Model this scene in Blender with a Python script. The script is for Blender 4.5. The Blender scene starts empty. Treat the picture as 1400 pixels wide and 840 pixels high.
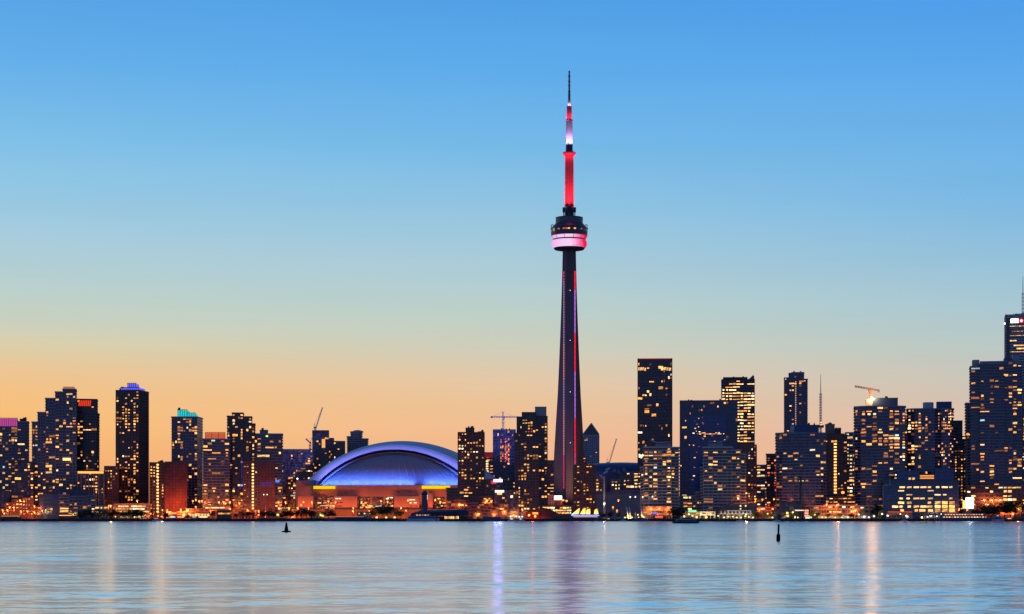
import bpy, math, random
from mathutils import Vector, noise as mnoise
random.seed(11)
R = math.radians
SC = bpy.context.scene
COL = SC.collection
F = 2557.0                     # focal length in photograph pixels (1400 wide)
CAMZ = 3.0                     # eye height over the water
HY = 708.5                     # horizon row of the photograph

# ---------------------------------------------------------------- camera
cd = bpy.data.cameras.new('camera')
cam = bpy.data.objects.new('camera', cd)
COL.objects.link(cam)
cam.location = (0, 0, CAMZ)
cam.rotation_euler = (R(90), 0, 0)
cd.sensor_width = 36
cd.lens = 36 * F / 1400
cd.shift_y = (HY - 420) / 1400
cd.clip_start = 0.5
cd.clip_end = 40000
SC.camera = cam

# ---------------------------------------------------------------- world: dusk sky
def lin(c):
    return tuple(((v / 255) / 12.92 if v / 255 <= 0.04045 else ((v / 255 + 0.055) / 1.055) ** 2.4) for v in c)

w = bpy.data.worlds.new('World')
SC.world = w
w.use_nodes = True
nt = w.node_tree
nt.nodes.clear()
def N(t, **k):
    n = nt.nodes.new(t)
    for a, b in k.items():
        setattr(n, a, b)
    return n
def L(a, b): nt.links.new(a, b)
def M(op, a, b=None):
    n = N('ShaderNodeMath', operation=op)
    for i, v in enumerate((a, b)):
        if v is None: continue
        if isinstance(v, (int, float)): n.inputs[i].default_value = v
        else: L(v, n.inputs[i])
    return n.outputs[0]
tc = N('ShaderNodeTexCoord')
sep = N('ShaderNodeSeparateXYZ')
L(tc.outputs['Generated'], sep.inputs[0])
X_, Y_, Z_ = sep.outputs
hyp = M('SQRT', M('ADD', M('MULTIPLY', X_, X_), M('MULTIPLY', Y_, Y_)))
hyp = M('MAXIMUM', hyp, 0.001)
sx, sy = M('DIVIDE', X_, hyp), M('DIVIDE', Y_, hyp)
zp = M('DIVIDE', M('MAXIMUM', Z_, 0.0), 0.5)
def ramp(stops, high):
    r = N('ShaderNodeValToRGB')
    el = r.color_ramp.elements
    pts = [(math.sin(math.atan((HY - y) / F)) / 0.5, c) for y, c in stops]
    pts += high
    pts.sort(key=lambda p: p[0])
    while len(el) < len(pts): el.new(0.5)
    for e, (p, c) in zip(el, pts):
        e.position = p
        e.color = (*lin(c), 1)
    L(zp, r.inputs[0])
    return r.outputs[0]
HIGH = [(0.75, (66, 134, 206)), (1.0, (44, 96, 170))]
rl = ramp([(708, (240, 156, 104)), (640, (250, 179, 114)), (580, (250, 191, 120)), (545, (248, 195, 132)), (515, (241, 200, 149)), (480, (221, 208, 170)), (450, (204, 210, 192)),
           (400, (186, 210, 208)), (340, (170, 206, 223)), (280, (150, 202, 230)), (200, (126, 192, 234)), (100, (100, 177, 237)), (0, (86, 163, 231))], HIGH)
rm = ramp([(708, (241, 165, 126)), (640, (246, 183, 138)), (590, (244, 191, 148)), (550, (238, 197, 155)), (515, (230, 203, 171)), (480, (210, 207, 187)), (430, (192, 210, 202)),
           (380, (178, 207, 216)), (300, (153, 200, 226)), (200, (118, 187, 234)), (100, (96, 174, 237)), (0, (81, 160, 232))], HIGH)
rr = ramp([(708, (240, 170, 144)), (640, (239, 187, 159)), (590, (227, 192, 172)), (540, (208, 197, 184)), (480, (188, 203, 200)), (430, (171, 201, 212)), (380, (155, 196, 218)),
           (330, (139, 191, 225)), (280, (123, 186, 231)), (200, (109, 180, 235)), (100, (91, 168, 238)), (0, (76, 156, 235))], HIGH)
rs = ramp([(708, (128, 134, 182)), (500, (122, 138, 194)), (200, (112, 140, 206))], [(0.75, (92, 126, 196)), (1.0, (44, 96, 170))])
def mix(f, a, b):
    m = N('ShaderNodeMix', data_type='RGBA')
    L(f, m.inputs[0]); L(a, m.inputs[6]); L(b, m.inputs[7])
    return m.outputs[2]
def mr(v, a, b):
    n = N('ShaderNodeMapRange')
    n.inputs['From Min'].default_value = a
    n.inputs['From Max'].default_value = b
    L(v, n.inputs[0])
    return n.outputs[0]
front = mix(mr(sx, 0.0, 0.26), mix(mr(sx, -0.26, 0.0), rl, rm), rr)
dome = mix(mr(sy, 0.75, -0.35), front, rs)
sky = N('ShaderNodeTexSky', sky_type='NISHITA')
sky.sun_disc = False
sky.sun_elevation = R(1.0)
sky.sun_rotation = R(-62)
hm = N('ShaderNodeMapping'); hm.inputs['Scale'].default_value = (3.0, 3.0, 60.0)
L(tc.outputs['Generated'], hm.inputs['Vector'])
hn = N('ShaderNodeTexNoise'); hn.inputs['Scale'].default_value = 1.0; hn.inputs['Detail'].default_value = 4.0
L(hm.outputs[0], hn.inputs['Vector'])
bg1 = N('ShaderNodeBackground')
L(M('ADD', M('MULTIPLY', hn.outputs[0], 0.07), 0.935), bg1.inputs[1])
bg2 = N('ShaderNodeBackground'); bg2.inputs[1].default_value = 0.004
L(dome, bg1.inputs[0]); L(sky.outputs[0], bg2.inputs[0])
ad = N('ShaderNodeAddShader')
L(bg1.outputs[0], ad.inputs[0]); L(bg2.outputs[0], ad.inputs[1])
out = N('ShaderNodeOutputWorld')
L(ad.outputs[0], out.inputs[0])

# ---------------------------------------------------------------- last glow of the sun, from behind the skyline on the west
sd = bpy.data.lights.new('sun', 'SUN')
sd.energy = 0.22
sd.angle = R(12)
sd.color = (1.0, 0.55, 0.28)
so = bpy.data.objects.new('sun', sd)
COL.objects.link(so)
az, el = R(-62), R(2.0)
dv = Vector((math.sin(az) * math.cos(el), math.cos(az) * math.cos(el), math.sin(el)))
so.rotation_euler = dv.to_track_quat('Z', 'Y').to_euler()
so.location = dv * 500

vs = SC.view_settings
vs.view_transform = 'Standard'; vs.look = 'None'; vs.exposure = 0.0; vs.gamma = 1.0
vs.use_curve_mapping = False
SC.render.engine = 'CYCLES'
cy = SC.cycles
cy.use_denoising = True
cy.max_bounces = 5; cy.diffuse_bounces = 2; cy.glossy_bounces = 3
cy.sample_clamp_indirect = 1.2
cy.use_light_tree = True
cy.caustics_reflective = False; cy.caustics_refractive = False

# ---------------------------------------------------------------- helpers
def PX(px, D): return (px - 700.0) * D / F
def PZ(py, D): return CAMZ + (HY - py) * D / F

class MB:
    def __init__(s): s.v = []; s.f = []; s.m = []
    def face(s, idx, m=0): s.f.append(idx); s.m.append(m)
    def prism(s, poly, z0, z1, m=0, caps=True):
        b = len(s.v); n = len(poly)
        s.v += [(x, y, z0) for x, y in poly] + [(x, y, z1) for x, y in poly]
        for i in range(n):
            j = (i + 1) % n
            s.face((b + i, b + j, b + n + j, b + n + i), m)
        if caps:
            s.face(tuple(b + n + i for i in range(n)), m)
            s.face(tuple(b + n - 1 - i for i in range(n)), m)
        return s
    def box(s, x0, x1, y0, y1, z0, z1, m=0):
        return s.prism([(x0, y0), (x1, y0), (x1, y1), (x0, y1)], z0, z1, m)
    def loft(s, rings, m=0, caps=True, closed=True):
        b = len(s.v); n = len(rings[0])
        for r in rings: s.v += [tuple(p) for p in r]
        for k in range(len(rings) - 1):
            for i in range(n if closed else n - 1):
                j = (i + 1) % n
                a = b + k * n
                s.face((a + i, a + j, a + n + j, a + n + i), m)
        if caps and closed:
            s.face(tuple(b + n - 1 - i for i in range(n)), m)
            t = b + (len(rings) - 1) * n
            s.face(tuple(t + i for i in range(n)), m)
        return s
    def lathe(s, prof, n=24, m=0, cx=0, cy=0, caps=True):
        return s.loft([[(cx + r * math.cos(2 * math.pi * i / n), cy + r * math.sin(2 * math.pi * i / n), z) for i in range(n)] for r, z in prof], m, caps)
    def tube(s, p0, p1, r0, r1=None, n=6, m=0):
        r1 = r0 if r1 is None else r1
        p0, p1 = Vector(p0), Vector(p1)
        d = (p1 - p0).normalized()
        a = d.orthogonal().normalized(); c = d.cross(a)
        rg = lambda p, r: [p + (a * math.cos(2 * math.pi * i / n) + c * math.sin(2 * math.pi * i / n)) * r for i in range(n)]
        return s.loft([rg(p0, r0), rg(p1, r1)], m)
    def ball(s, c, r, m=0, n=8, k=5, sz=1.0):
        return s.lathe([(max(r * math.sin(math.pi * i / k), 0.01 * r), c[2] - r * sz * math.cos(math.pi * i / k)) for i in range(k + 1)], n, m, c[0], c[1])
    def lattice(s, p0, p1, wd, step, r, m=0):
        """square lattice mast or jib from p0 to p1"""
        p0, p1 = Vector(p0), Vector(p1)
        d = (p1 - p0); ln = d.length; d.normalize()
        a = d.orthogonal().normalized(); c = d.cross(a)
        cs = [(a + c) * wd / 2, (a - c) * wd / 2, (-a - c) * wd / 2, (-a + c) * wd / 2]
        for q in cs: s.tube(p0 + q, p1 + q, r, n=4, m=m)
        n = max(2, int(ln / step))
        for k in range(n):
            u, v_ = p0 + d * (ln * k / n), p0 + d * (ln * (k + 1) / n)
            for i in range(4):
                j = (i + 1) % 4
                s.tube(u + cs[i], v_ + cs[j], r * 0.6, n=3, m=m)
        return s
    def mesh(s, name, mats):
        me = bpy.data.meshes.new(name)
        me.from_pydata([tuple(p) for p in s.v], [], s.f)
        for m in (mats if isinstance(mats, (list, tuple)) else [mats]): me.materials.append(m)
        me.polygons.foreach_set('material_index', s.m)
        me.update()
        return me
    def obj(s, name, mats, parent=None, smooth=False):
        me = s.mesh(name, mats)
        if smooth: me.polygons.foreach_set('use_smooth', [True] * len(me.polygons))
        o = bpy.data.objects.new(name, me)
        COL.objects.link(o)
        if parent is not None: o.parent = parent
        return o

def tag(o, label, cat, group=None):
    o['label'] = label; o['category'] = cat
    if group: o['group'] = group
    return o
def thing(name, label, cat, loc=(0, 0, 0), rz=0.0, group=None):
    o = bpy.data.objects.new(name, None)
    COL.objects.link(o)
    o.location = loc; o.rotation_euler = (0, 0, rz)
    o.empty_display_size = 1.0
    return tag(o, label, cat, group)
def kind(o, k): o['kind'] = k; return o

# ---------------------------------------------------------------- materials
def mat_base(name):
    m = bpy.data.materials.new(name); m.use_nodes = True
    t = m.node_tree
    return m, t, t.nodes['Principled BSDF']
def plain(name, c, rough=0.7, metal=0.0, var=0.25, scale=0.15, spec=0.4):
    m, t, p = mat_base(name)
    tcn = t.nodes.new('ShaderNodeTexCoord')
    no = t.nodes.new('ShaderNodeTexNoise'); no.inputs['Scale'].default_value = scale; no.inputs['Detail'].default_value = 5
    t.links.new(tcn.outputs['Object'], no.inputs['Vector'])
    mx = t.nodes.new('ShaderNodeMix'); mx.data_type = 'RGBA'
    mx.inputs[6].default_value = (*[v * (1 - var) for v in c], 1)
    mx.inputs[7].default_value = (*[min(1, v * (1 + var)) for v in c], 1)
    t.links.new(no.outputs[0], mx.inputs[0])
    t.links.new(mx.outputs[2], p.inputs['Base Color'])
    p.inputs['Roughness'].default_value = rough
    p.inputs['Metallic'].default_value = metal
    p.inputs['Specular IOR Level'].default_value = spec
    return m
def glass(name, c, c2, rough=0.12, cell=(2.0, 2.0, 3.0), spec=0.5):
    """dark glazing seen from outside: every bay has its own blind, reflection and depth"""
    m, t, p = mat_base(name)
    tcn = t.nodes.new('ShaderNodeTexCoord')
    sn = t.nodes.new('ShaderNodeVectorMath'); sn.operation = 'SNAP'
    sn.inputs[1].default_value = cell
    t.links.new(tcn.outputs['Object'], sn.inputs[0])
    wn = t.nodes.new('ShaderNodeTexWhiteNoise'); wn.noise_dimensions = '3D'
    t.links.new(sn.outputs[0], wn.inputs['Vector'])
    pw = t.nodes.new('ShaderNodeMath'); pw.operation = 'POWER'; pw.inputs[1].default_value = 3.0
    t.links.new(wn.outputs['Value'], pw.inputs[0])
    mx = t.nodes.new('ShaderNodeMix'); mx.data_type = 'RGBA'
    mx.inputs[6].default_value = (*c, 1); mx.inputs[7].default_value = (*c2, 1)
    t.links.new(pw.outputs[0], mx.inputs[0])
    t.links.new(mx.outputs[2], p.inputs['Base Color'])
    rr_ = t.nodes.new('ShaderNodeMapRange')
    rr_.inputs['To Min'].default_value = rough * 0.5; rr_.inputs['To Max'].default_value = rough * 1.8
    t.links.new(wn.outputs['Value'], rr_.inputs[0])
    t.links.new(rr_.outputs[0], p.inputs['Roughness'])
    p.inputs['Specular IOR Level'].default_value = spec
    return m
def glow(name, c, s, vary=0.0, sample=False):
    m, t, p = mat_base(name)
    t.nodes.remove(p)
    e = t.nodes.new('ShaderNodeEmission')
    e.inputs[0].default_value = (*c, 1); e.inputs[1].default_value = s
    if vary:
        oi = t.nodes.new('ShaderNodeObjectInfo')
        mr_ = t.nodes.new('ShaderNodeMapRange')
        mr_.inputs['To Min'].default_value = s * (1 - vary); mr_.inputs['To Max'].default_value = s * (1 + vary)
        t.links.new(oi.outputs['Random'], mr_.inputs[0])
        # furniture, lamps and curtains inside the lit room
        tcn = t.nodes.new('ShaderNodeTexCoord')
        no = t.nodes.new('ShaderNodeTexNoise'); no.inputs['Scale'].default_value = 2.3; no.noise_dimensions = '4D'
        t.links.new(tcn.outputs['Object'], no.inputs['Vector'])
        t.links.new(oi.outputs['Random'], no.inputs['W'])
        m2 = t.nodes.new('ShaderNodeMapRange')
        m2.inputs['From Min'].default_value = 0.3; m2.inputs['From Max'].default_value = 0.7
        m2.inputs['To Min'].default_value = 0.35; m2.inputs['To Max'].default_value = 1.5
        t.links.new(no.outputs[0], m2.inputs[0])
        mu = t.nodes.new('ShaderNodeMath'); mu.operation = 'MULTIPLY'
        t.links.new(mr_.outputs[0], mu.inputs[0]); t.links.new(m2.outputs[0], mu.inputs[1])
        t.links.new(mu.outputs[0], e.inputs[1])
    o = [n for n in t.nodes if n.type == 'OUTPUT_MATERIAL'][0]
    t.links.new(e.outputs[0], o.inputs[0])
    if not sample: m.cycles.emission_sampling = 'NONE'
    return m

def brickwall(name, c1, c2, scale=0.45):
    m, t, p = mat_base(name)
    tcn = t.nodes.new('ShaderNodeTexCoord')
    mp = t.nodes.new('ShaderNodeMapping'); mp.inputs['Rotation'].default_value = (R(90), 0, 0)
    t.links.new(tcn.outputs['Object'], mp.inputs[0])
    bt = t.nodes.new('ShaderNodeTexBrick')
    bt.inputs['Scale'].default_value = 1.0
    bt.inputs['Brick Width'].default_value = 3.1; bt.inputs['Row Height'].default_value = 2.95
    bt.inputs['Mortar Size'].default_value = 0.22; bt.inputs['Mortar Smooth'].default_value = 0.6
    bt.offset = 0.0
    bt.inputs['Color1'].default_value = (*c1, 1); bt.inputs['Color2'].default_value = (*c2, 1)
    bt.inputs['Mortar'].default_value = (*[v * 0.55 for v in c1], 1)
    t.links.new(mp.outputs[0], bt.inputs['Vector'])
    no = t.nodes.new('ShaderNodeTexNoise'); no.inputs['Scale'].default_value = 0.09; no.inputs['Detail'].default_value = 6
    t.links.new(tcn.outputs['Object'], no.inputs['Vector'])
    mx = t.nodes.new('ShaderNodeMix'); mx.data_type = 'RGBA'; mx.blend_type = 'MULTIPLY'
    mx.inputs[0].default_value = 0.7
    rp = t.nodes.new('ShaderNodeMapRange'); rp.inputs['From Min'].default_value = 0.3; rp.inputs['From Max'].default_value = 0.7
    rp.inputs['To Min'].default_value = 0.5; rp.inputs['To Max'].default_value = 1.2
    t.links.new(no.outputs[0], rp.inputs[0])
    t.links.new(bt.outputs['Color'], mx.inputs[6]); t.links.new(rp.outputs[0], mx.inputs[7])
    t.links.new(mx.outputs[2], p.inputs['Base Color'])
    p.inputs['Roughness'].default_value = 0.9
    return m
G = {
    'navy': glass('navy glass', (0.010, 0.021, 0.058), (0.07, 0.085, 0.125)),
    'blue': glass('blue glass', (0.010, 0.046, 0.150), (0.020, 0.080, 0.21), cell=(3, 3, 3.9)),
    'black': glass('black glass', (0.012, 0.013, 0.020), (0.075, 0.068, 0.075)),
    'slate': glass('slate glass', (0.022, 0.036, 0.060), (0.08, 0.09, 0.11)),
    'green': glass('green tinted glass', (0.014, 0.035, 0.045), (0.05, 0.08, 0.085)),
}
FR = {
    'concrete': plain('concrete', (0.28, 0.27, 0.27)),
    'pale': plain('pale concrete', (0.40, 0.385, 0.36)),
    'dark': plain('dark cladding', (0.030, 0.032, 0.042), 0.5),
    'grey': plain('grey cladding', (0.15, 0.17, 0.225), 0.5),
    'brick': plain('red brick', (0.17, 0.075, 0.050), 0.85),
    'brown': plain('brown precast', (0.12, 0.070, 0.055), 0.85),
    'tan': plain('tan precast', (0.24, 0.17, 0.12), 0.85),
    'navyframe': plain('navy frame', (0.026, 0.055, 0.12), 0.4),
    'teal': plain('teal cladding', (0.014, 0.052, 0.088), 0.4),
    'white': plain('white panel', (0.62, 0.62, 0.64), 0.5, var=0.08),
}
WIN = {
    'orange': glow('lit window orange', (1.0, 0.36, 0.07), 1.5, 0.6),
    'amber': glow('lit window amber', (1.0, 0.42, 0.11), 1.7, 0.6),
    'yellow': glow('lit window yellow', (1.0, 0.55, 0.19), 1.8, 0.6),
    'pale': glow('lit window pale', (1.0, 0.76, 0.45), 1.9, 0.5),
    'dim': glow('lit window dim', (1.0, 0.34, 0.10), 0.4, 0.7),
    'cool': glow('lit window cool', (0.62, 0.85, 1.0), 1.3, 0.5),
    'blue': glow('lit window blue', (0.12, 0.20, 1.0), 1.6, 0.4),
    'red': glow('lit window red', (1.0, 0.10, 0.04), 1.5, 0.5),
}
PAL = {
    'warm': [('orange', 8), ('amber', 6), ('yellow', 3), ('pale', 0.7), ('dim', 11), ('cool', 0.2)],
    'office': [('yellow', 6), ('amber', 4), ('pale', 3), ('dim', 4)],
    'gold': [('yellow', 8), ('pale', 3), ('amber', 4), ('orange', 1)],
    'red': [('red', 6), ('orange', 2), ('amber', 2), ('dim', 2)],
    'sparse': [('yellow', 3), ('dim', 6), ('amber', 3), ('pale', 1), ('cool', 1)],
}
UNIT = {}
for k, m_ in WIN.items():
    UNIT[k] = MB().box(-0.5, 0.5, -0.5, 0.5, -0.5, 0.5).mesh('window', m_)
def pane(k, parent, loc, rz, sx_, sz_, th=0.08):
    o = bpy.data.objects.new('window', UNIT[k])
    COL.objects.link(o)
    o.parent = parent
    o.location = loc; o.rotation_euler = (0, 0, rz); o.scale = (sx_, th, sz_)
    return o
def pick(pal, rnd):
    items = PAL[pal]
    r = rnd.random() * sum(x[1] for x in items)
    for k, wt in items:
        r -= wt
        if r <= 0: return k
    return items[0][0]

# ---------------------------------------------------------------- facades
STY = {  # floor height, band height, band projection, bay, pier width, pier projection
    'slab': (2.95, 0.75, 1.10, 4.2, 0.22, 0.15),
    'thin': (2.95, 0.50, 0.60, 3.0, 0.25, 0.15),
    'grid': (2.95, 1.25, 0.30, 2.8, 1.10, 0.38),
    'curtain': (3.9, 0.55, 0.07, 2.6, 0.16, 0.12),
    'ribbon': (3.8, 1.55, 0.30, 4.4, 0.35, 0.20),
    'strip': (2.95, 0.75, 0.25, 2.9, 0.70, 0.50),
}
def offset(poly, d):
    n = len(poly); o = []
    for i in range(n):
        p0, p1, p2 = Vector(poly[i - 1]), Vector(poly[i]), Vector(poly[(i + 1) % n])
        a = (p1 - p0).normalized(); b = (p2 - p1).normalized()
        na, nb = Vector((a.y, -a.x)), Vector((b.y, -b.x))
        k = (na + nb) / max(0.4, 1 + na.dot(nb))
        o.append(tuple(p1 + k * d))
    return o
def rect(x0, x1, y0, y1): return [(x0, y0), (x1, y0), (x1, y1), (x0, y1)]
def bow(x0, x1, y0, y1, b, n=9):
    """plan with a front that bows out by b metres"""
    p = []
    for i in range(n + 1):
        t = i / n * 2 - 1
        p.append((x0 + (x1 - x0) * i / n, y0 - b * math.sqrt(max(0, 1 - t * t * 0.98))))
    return p + [(x1, y1), (x0, y1)]
def edges(poly):
    n = len(poly)
    for i in range(n):
        a, b = Vector(poly[i]), Vector(poly[(i + 1) % n])
        d = b - a
        ln = d.length
        if ln < 0.3: continue
        d /= ln
        yield a, d, Vector((d.y, -d.x)), ln
def facade(mb, poly, z0, z1, sty, parapet=1.0):
    fh, band, bp, bay, pw_, pp = STY[sty]
    n = max(1, round((z1 - z0) / fh)); fh = (z1 - z0) / n
    mb.prism(poly, z0, z1, 0)
    ring = offset(poly, bp)
    for k in range(n):
        if k: mb.prism(ring, z0 + k * fh, z0 + k * fh + band, 1)
    mb.prism(offset(poly, max(bp, pp) + 0.06), z1 - band * 0.6, z1 + parapet, 1)
    for a, d, nn, ln in edges(poly):
        c = max(1, round(ln / bay))
        if ln < bay * 0.45: c = 1
        for i in range(c + 1):
            p = a + d * (ln * i / c)
            q = [p - d * pw_ / 2 - nn * 0.2, p + d * pw_ / 2 - nn * 0.2, p + d * pw_ / 2 + nn * pp, p - d * pw_ / 2 + nn * pp]
            q = [q[3], q[2], q[1], q[0]]
            mb.prism([tuple(x) for x in q], z0, z1 - 0.05, 1)
def lights(parent, masses, sty, lit, pal, rnd, yaw, zmin=5.0, cap=100, col_bias=0.8, runs=(1, 1, 1, 1, 1, 1, 1, 2), zones=None):
    """lit rooms: panes set into the bays of the faces that look over the lake"""
    fh0, band, bp, bay, pw_, pp = STY[sty]
    cand = []
    sd0 = rnd.uniform(0, 90)
    for poly, z0, z1 in masses:
        n = max(1, round((z1 - z0) / fh0)); fh = (z1 - z0) / n
        for a, d, nn, ln in edges(poly):
            wn = Vector((nn.x * math.cos(yaw) - nn.y * math.sin(yaw), nn.x * math.sin(yaw) + nn.y * math.cos(yaw)))
            if -wn.y < 0.22: continue
            c = max(1, round(ln / bay))
            if ln < bay * 0.45: c = 1
            cw = ln / c
            bias = [1 + col_bias * (rnd.random() * 2 - 1) for _ in range(c)]
            for k in range(n):
                zc = z0 + k * fh + (band if k else 0)
                hh = fh - (band if k else 0)
                if z0 + k * fh < zmin: continue
                fl = lit * (0.55 + 0.9 * rnd.random())
                i = 0
                while i < c:
                    pr = fl * bias[i]
                    if zones: pr *= zones((z0 + k * fh), i / max(1, c - 1))
                    if rnd.random() < pr * max(0.12, 1.0 + 1.9 * mnoise.noise(Vector((sd0 + cw * i * 0.075, (z0 + k * fh) * 0.06, sd0)))):
                        r_ = min(rnd.choice(runs), c - i)
                        s = a + d * (cw * (i + r_ / 2)) + nn * 0.07
                        wd = (cw * r_ - pw_ - 0.1) * (rnd.choice((0.5, 0.7, 0.9, 1.0)) if r_ == 1 else 1.0)
                        ht = hh * rnd.choice((0.4, 0.55, 0.7, 0.88))
                        cand.append(((s.x, s.y, zc + hh * 0.06 + ht / 2), math.atan2(d.y, d.x), wd, ht, pick(pal, rnd)))
                        i += r_
                    else:
                        i += 1
    rnd.shuffle(cand)
    cand.sort(key=lambda q: -q[2] * q[3])
    for loc, rz, wd, ht, k in cand[:cap]: pane(k, parent, loc, rz, wd, ht)
    rest = cand[cap:]
    if rest:
        ks = list(WIN); b = MB()
        for loc, rz, wd, ht, k in rest:
            dx, dy = math.cos(rz), math.sin(rz)
            q = [(loc[0] + dx * u + dy * v_, loc[1] + dy * u - dx * v_) for u, v_ in ((-wd / 2, 0.04), (wd / 2, 0.04), (wd / 2, -0.04), (-wd / 2, -0.04))]
            b.prism(q, loc[2] - ht / 2, loc[2] + ht / 2, ks.index(k))
        kind(b.obj('window', [WIN[k] for k in ks], parent), 'stuff')

GZ = 2.0      # level of the city ground over the lake
class Bld:
    """one building: plan fitted so that its silhouette spans px0..px1 of the photograph at distance D"""
    def __init__(s, name, label, px0, px1, ytop, D, d=28, rot=0.0, glass='navy', frame='concrete', sty='slab', lit=0.10, pal='warm',
                 masses=None, bowed=0.0, cat='tower', cap=70, zmin=8, base=None, parapet=1.0, zones=None, runs=(1, 1, 1, 1, 1, 1, 1, 2), group=None, col_bias=0.8):
        s.Dc = D + d / 2; s.d = d
        xm = PX((px0 + px1) / 2, s.Dc)
        phi = math.atan2(xm, s.Dc)
        s.yaw = R(rot) - phi * 0.85
        ae = s.yaw + phi
        S = (px1 - px0) * s.Dc / F * math.cos(phi)
        side = d * abs(math.sin(ae))
        s.w = max(4.0, (S - side) / math.cos(ae))
        s.root = thing(name, label, cat, (xm, s.Dc, GZ), s.yaw, group)
        s.px0, s.px1 = px0, px1
        sp = side * F / s.Dc
        s.f0, s.f1 = (px0 + sp, px1) if ae > 0 else (px0, px1 - sp)   # columns of the front face
        s.rnd = random.Random(int(px0 * 7 + ytop * 13))
        s.mat = [G[glass], FR[frame]]
        s.sty = sty
        s.body = []
        if masses is None: masses = [(s.f0, s.f1, ytop)]
        else: s.f0, s.f1 = min(q[0] for q in masses), max(q[1] for q in masses)
        mb = MB()
        for q in masses:
            u0, u1, yt = q[:3]
            v0, v1 = (q[3], q[4]) if len(q) > 4 else (0.0, 1.0)
            poly = rect(s.lx(u0), s.lx(u1), -d / 2 + v0 * d, -d / 2 + v1 * d)
            if bowed: poly = bow(s.lx(u0), s.lx(u1), -d / 2 + v0 * d, -d / 2 + v1 * d, bowed)
            z1 = s.lz(yt)
            zb = 0.0 if base is None else s.lz(base)
            facade(mb, poly, zb, z1, sty, parapet)
            s.body.append((poly, zb, z1))
        s.wall = mb.obj('wall', s.mat, s.root)
        lights(s.root, s.body, sty, lit * (1.9 if lit < 0.3 else 1.0), pal, s.rnd, s.yaw, zmin, min(cap, 85), col_bias, runs, zones)
    def lx(s, px): return ((px - s.f0) / (s.f1 - s.f0) - 0.5) * s.w
    def lz(s, py): return PZ(py, s.Dc) - GZ
    def box(s, name, u0, u1, y0, y1, mat, v0=0.2, v1=0.8, gap=0.004):
        z0, z1 = s.lz(y1), s.lz(y0)
        return MB().box(s.lx(u0), s.lx(u1), -s.d / 2 + v0 * s.d, -s.d / 2 + v1 * s.d, z0 + gap, z1).obj(name, mat, s.root)
    def panel(s, name, u0, u1, y0, y1, mat, out=0.5, th=0.3):
        return MB().box(s.lx(u0), s.lx(u1), -s.d / 2 - out - th, -s.d / 2 - out, s.lz(y1), s.lz(y0)).obj(name, mat, s.root)
    def plant(s, u0, u1, y0, y1, frame='dark', v0=0.25, v1=0.75):
        """rooftop machine room with a lip and a few ducts"""
        z0, z1 = s.lz(y1) + 0.01, s.lz(y0)
        xa, xb = s.lx(u0), s.lx(u1); ya, yb = -s.d / 2 + v0 * s.d, -s.d / 2 + v1 * s.d
        b = MB().box(xa, xb, ya, yb, z0, z1)
        b.box(xa - 0.25, xb + 0.25, ya - 0.25, yb + 0.25, z1 + 0.003, z1 + 0.5)
        for k in range(3):
            x = xa + (xb - xa) * s.rnd.uniform(0.1, 0.8)
            b.box(x, x + 1.6, ya + 2, ya + 4, z1 + 0.503, z1 + s.rnd.uniform(1.2, 2.6))
        return b.obj('roof_plant', FR[frame], s.root)

# ================================================================ THE SETTING
def water_mat():
    m, t, p = mat_base('lake water')
    geo = t.nodes.new('ShaderNodeNewGeometry')
    def nz(scale, detail, rough=0.5, off=0.0):
        mp = t.nodes.new('ShaderNodeMapping')
        mp.inputs['Scale'].default_value = scale
        mp.inputs['Location'].default_value = (off, off * 1.7, off)
        t.links.new(geo.outputs['Position'], mp.inputs['Vector'])
        n = t.nodes.new('ShaderNodeTexNoise'); n.inputs['Scale'].default_value = 1.0
        n.inputs['Detail'].default_value = detail; n.inputs['Roughness'].default_value = rough
        t.links.new(mp.outputs[0], n.inputs['Vector'])
        return n
    def vm(op, a, b=None):
        n = t.nodes.new('ShaderNodeVectorMath'); n.operation = op
        for i, v in enumerate((a, b)):
            if v is None: continue
            if isinstance(v, tuple): n.inputs[i].default_value = v
            else: t.links.new(v, n.inputs[i])
        return n.outputs[0]
    # slopes of the swell, of the wavelets and of the wind patches (x, y); long exposure keeps them small
    big = vm('MULTIPLY', vm('SUBTRACT', nz((0.045, 0.10, 1), 3, 0.55).outputs['Color'], (0.5, 0.5, 0.5)), (0.06, 0.24, 0))
    mid = vm('MULTIPLY', vm('SUBTRACT', nz((0.16, 0.42, 1), 3, 0.6, 31.0).outputs['Color'], (0.5, 0.5, 0.5)), (0.15, 0.37, 0))
    sml = vm('MULTIPLY', vm('SUBTRACT', nz((1.1, 2.1, 1), 3, 0.6, 77.0).outputs['Color'], (0.5, 0.5, 0.5)), (0.22, 0.37, 0))
    gust = nz((0.006, 0.011, 1), 3, 0.6, 13.0)
    gm = t.nodes.new('ShaderNodeMapRange'); gm.inputs['From Min'].default_value = 0.35; gm.inputs['From Max'].default_value = 0.65
    gm.inputs['To Min'].default_value = 0.75; gm.inputs['To Max'].default_value = 1.25
    t.links.new(gust.outputs[0], gm.inputs[0])
    s = vm('ADD', vm('ADD', big, mid), sml)
    sc = t.nodes.new('ShaderNodeVectorMath'); sc.operation = 'SCALE'
    t.links.new(s, sc.inputs[0]); t.links.new(gm.outputs[0], sc.inputs['Scale'])
    nrm = vm('NORMALIZE', vm('ADD', sc.outputs[0], (0, 0, 1)))
    t.links.new(nrm, p.inputs['Normal'])
    p.inputs['Base Color'].default_value = (1.0, 0.975, 0.86, 1)
    p.inputs['Metallic'].default_value = 0.97
    p.inputs['Roughness'].default_value = 0.18
    p.inputs['IOR'].default_value = 1.5
    return m
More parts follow.
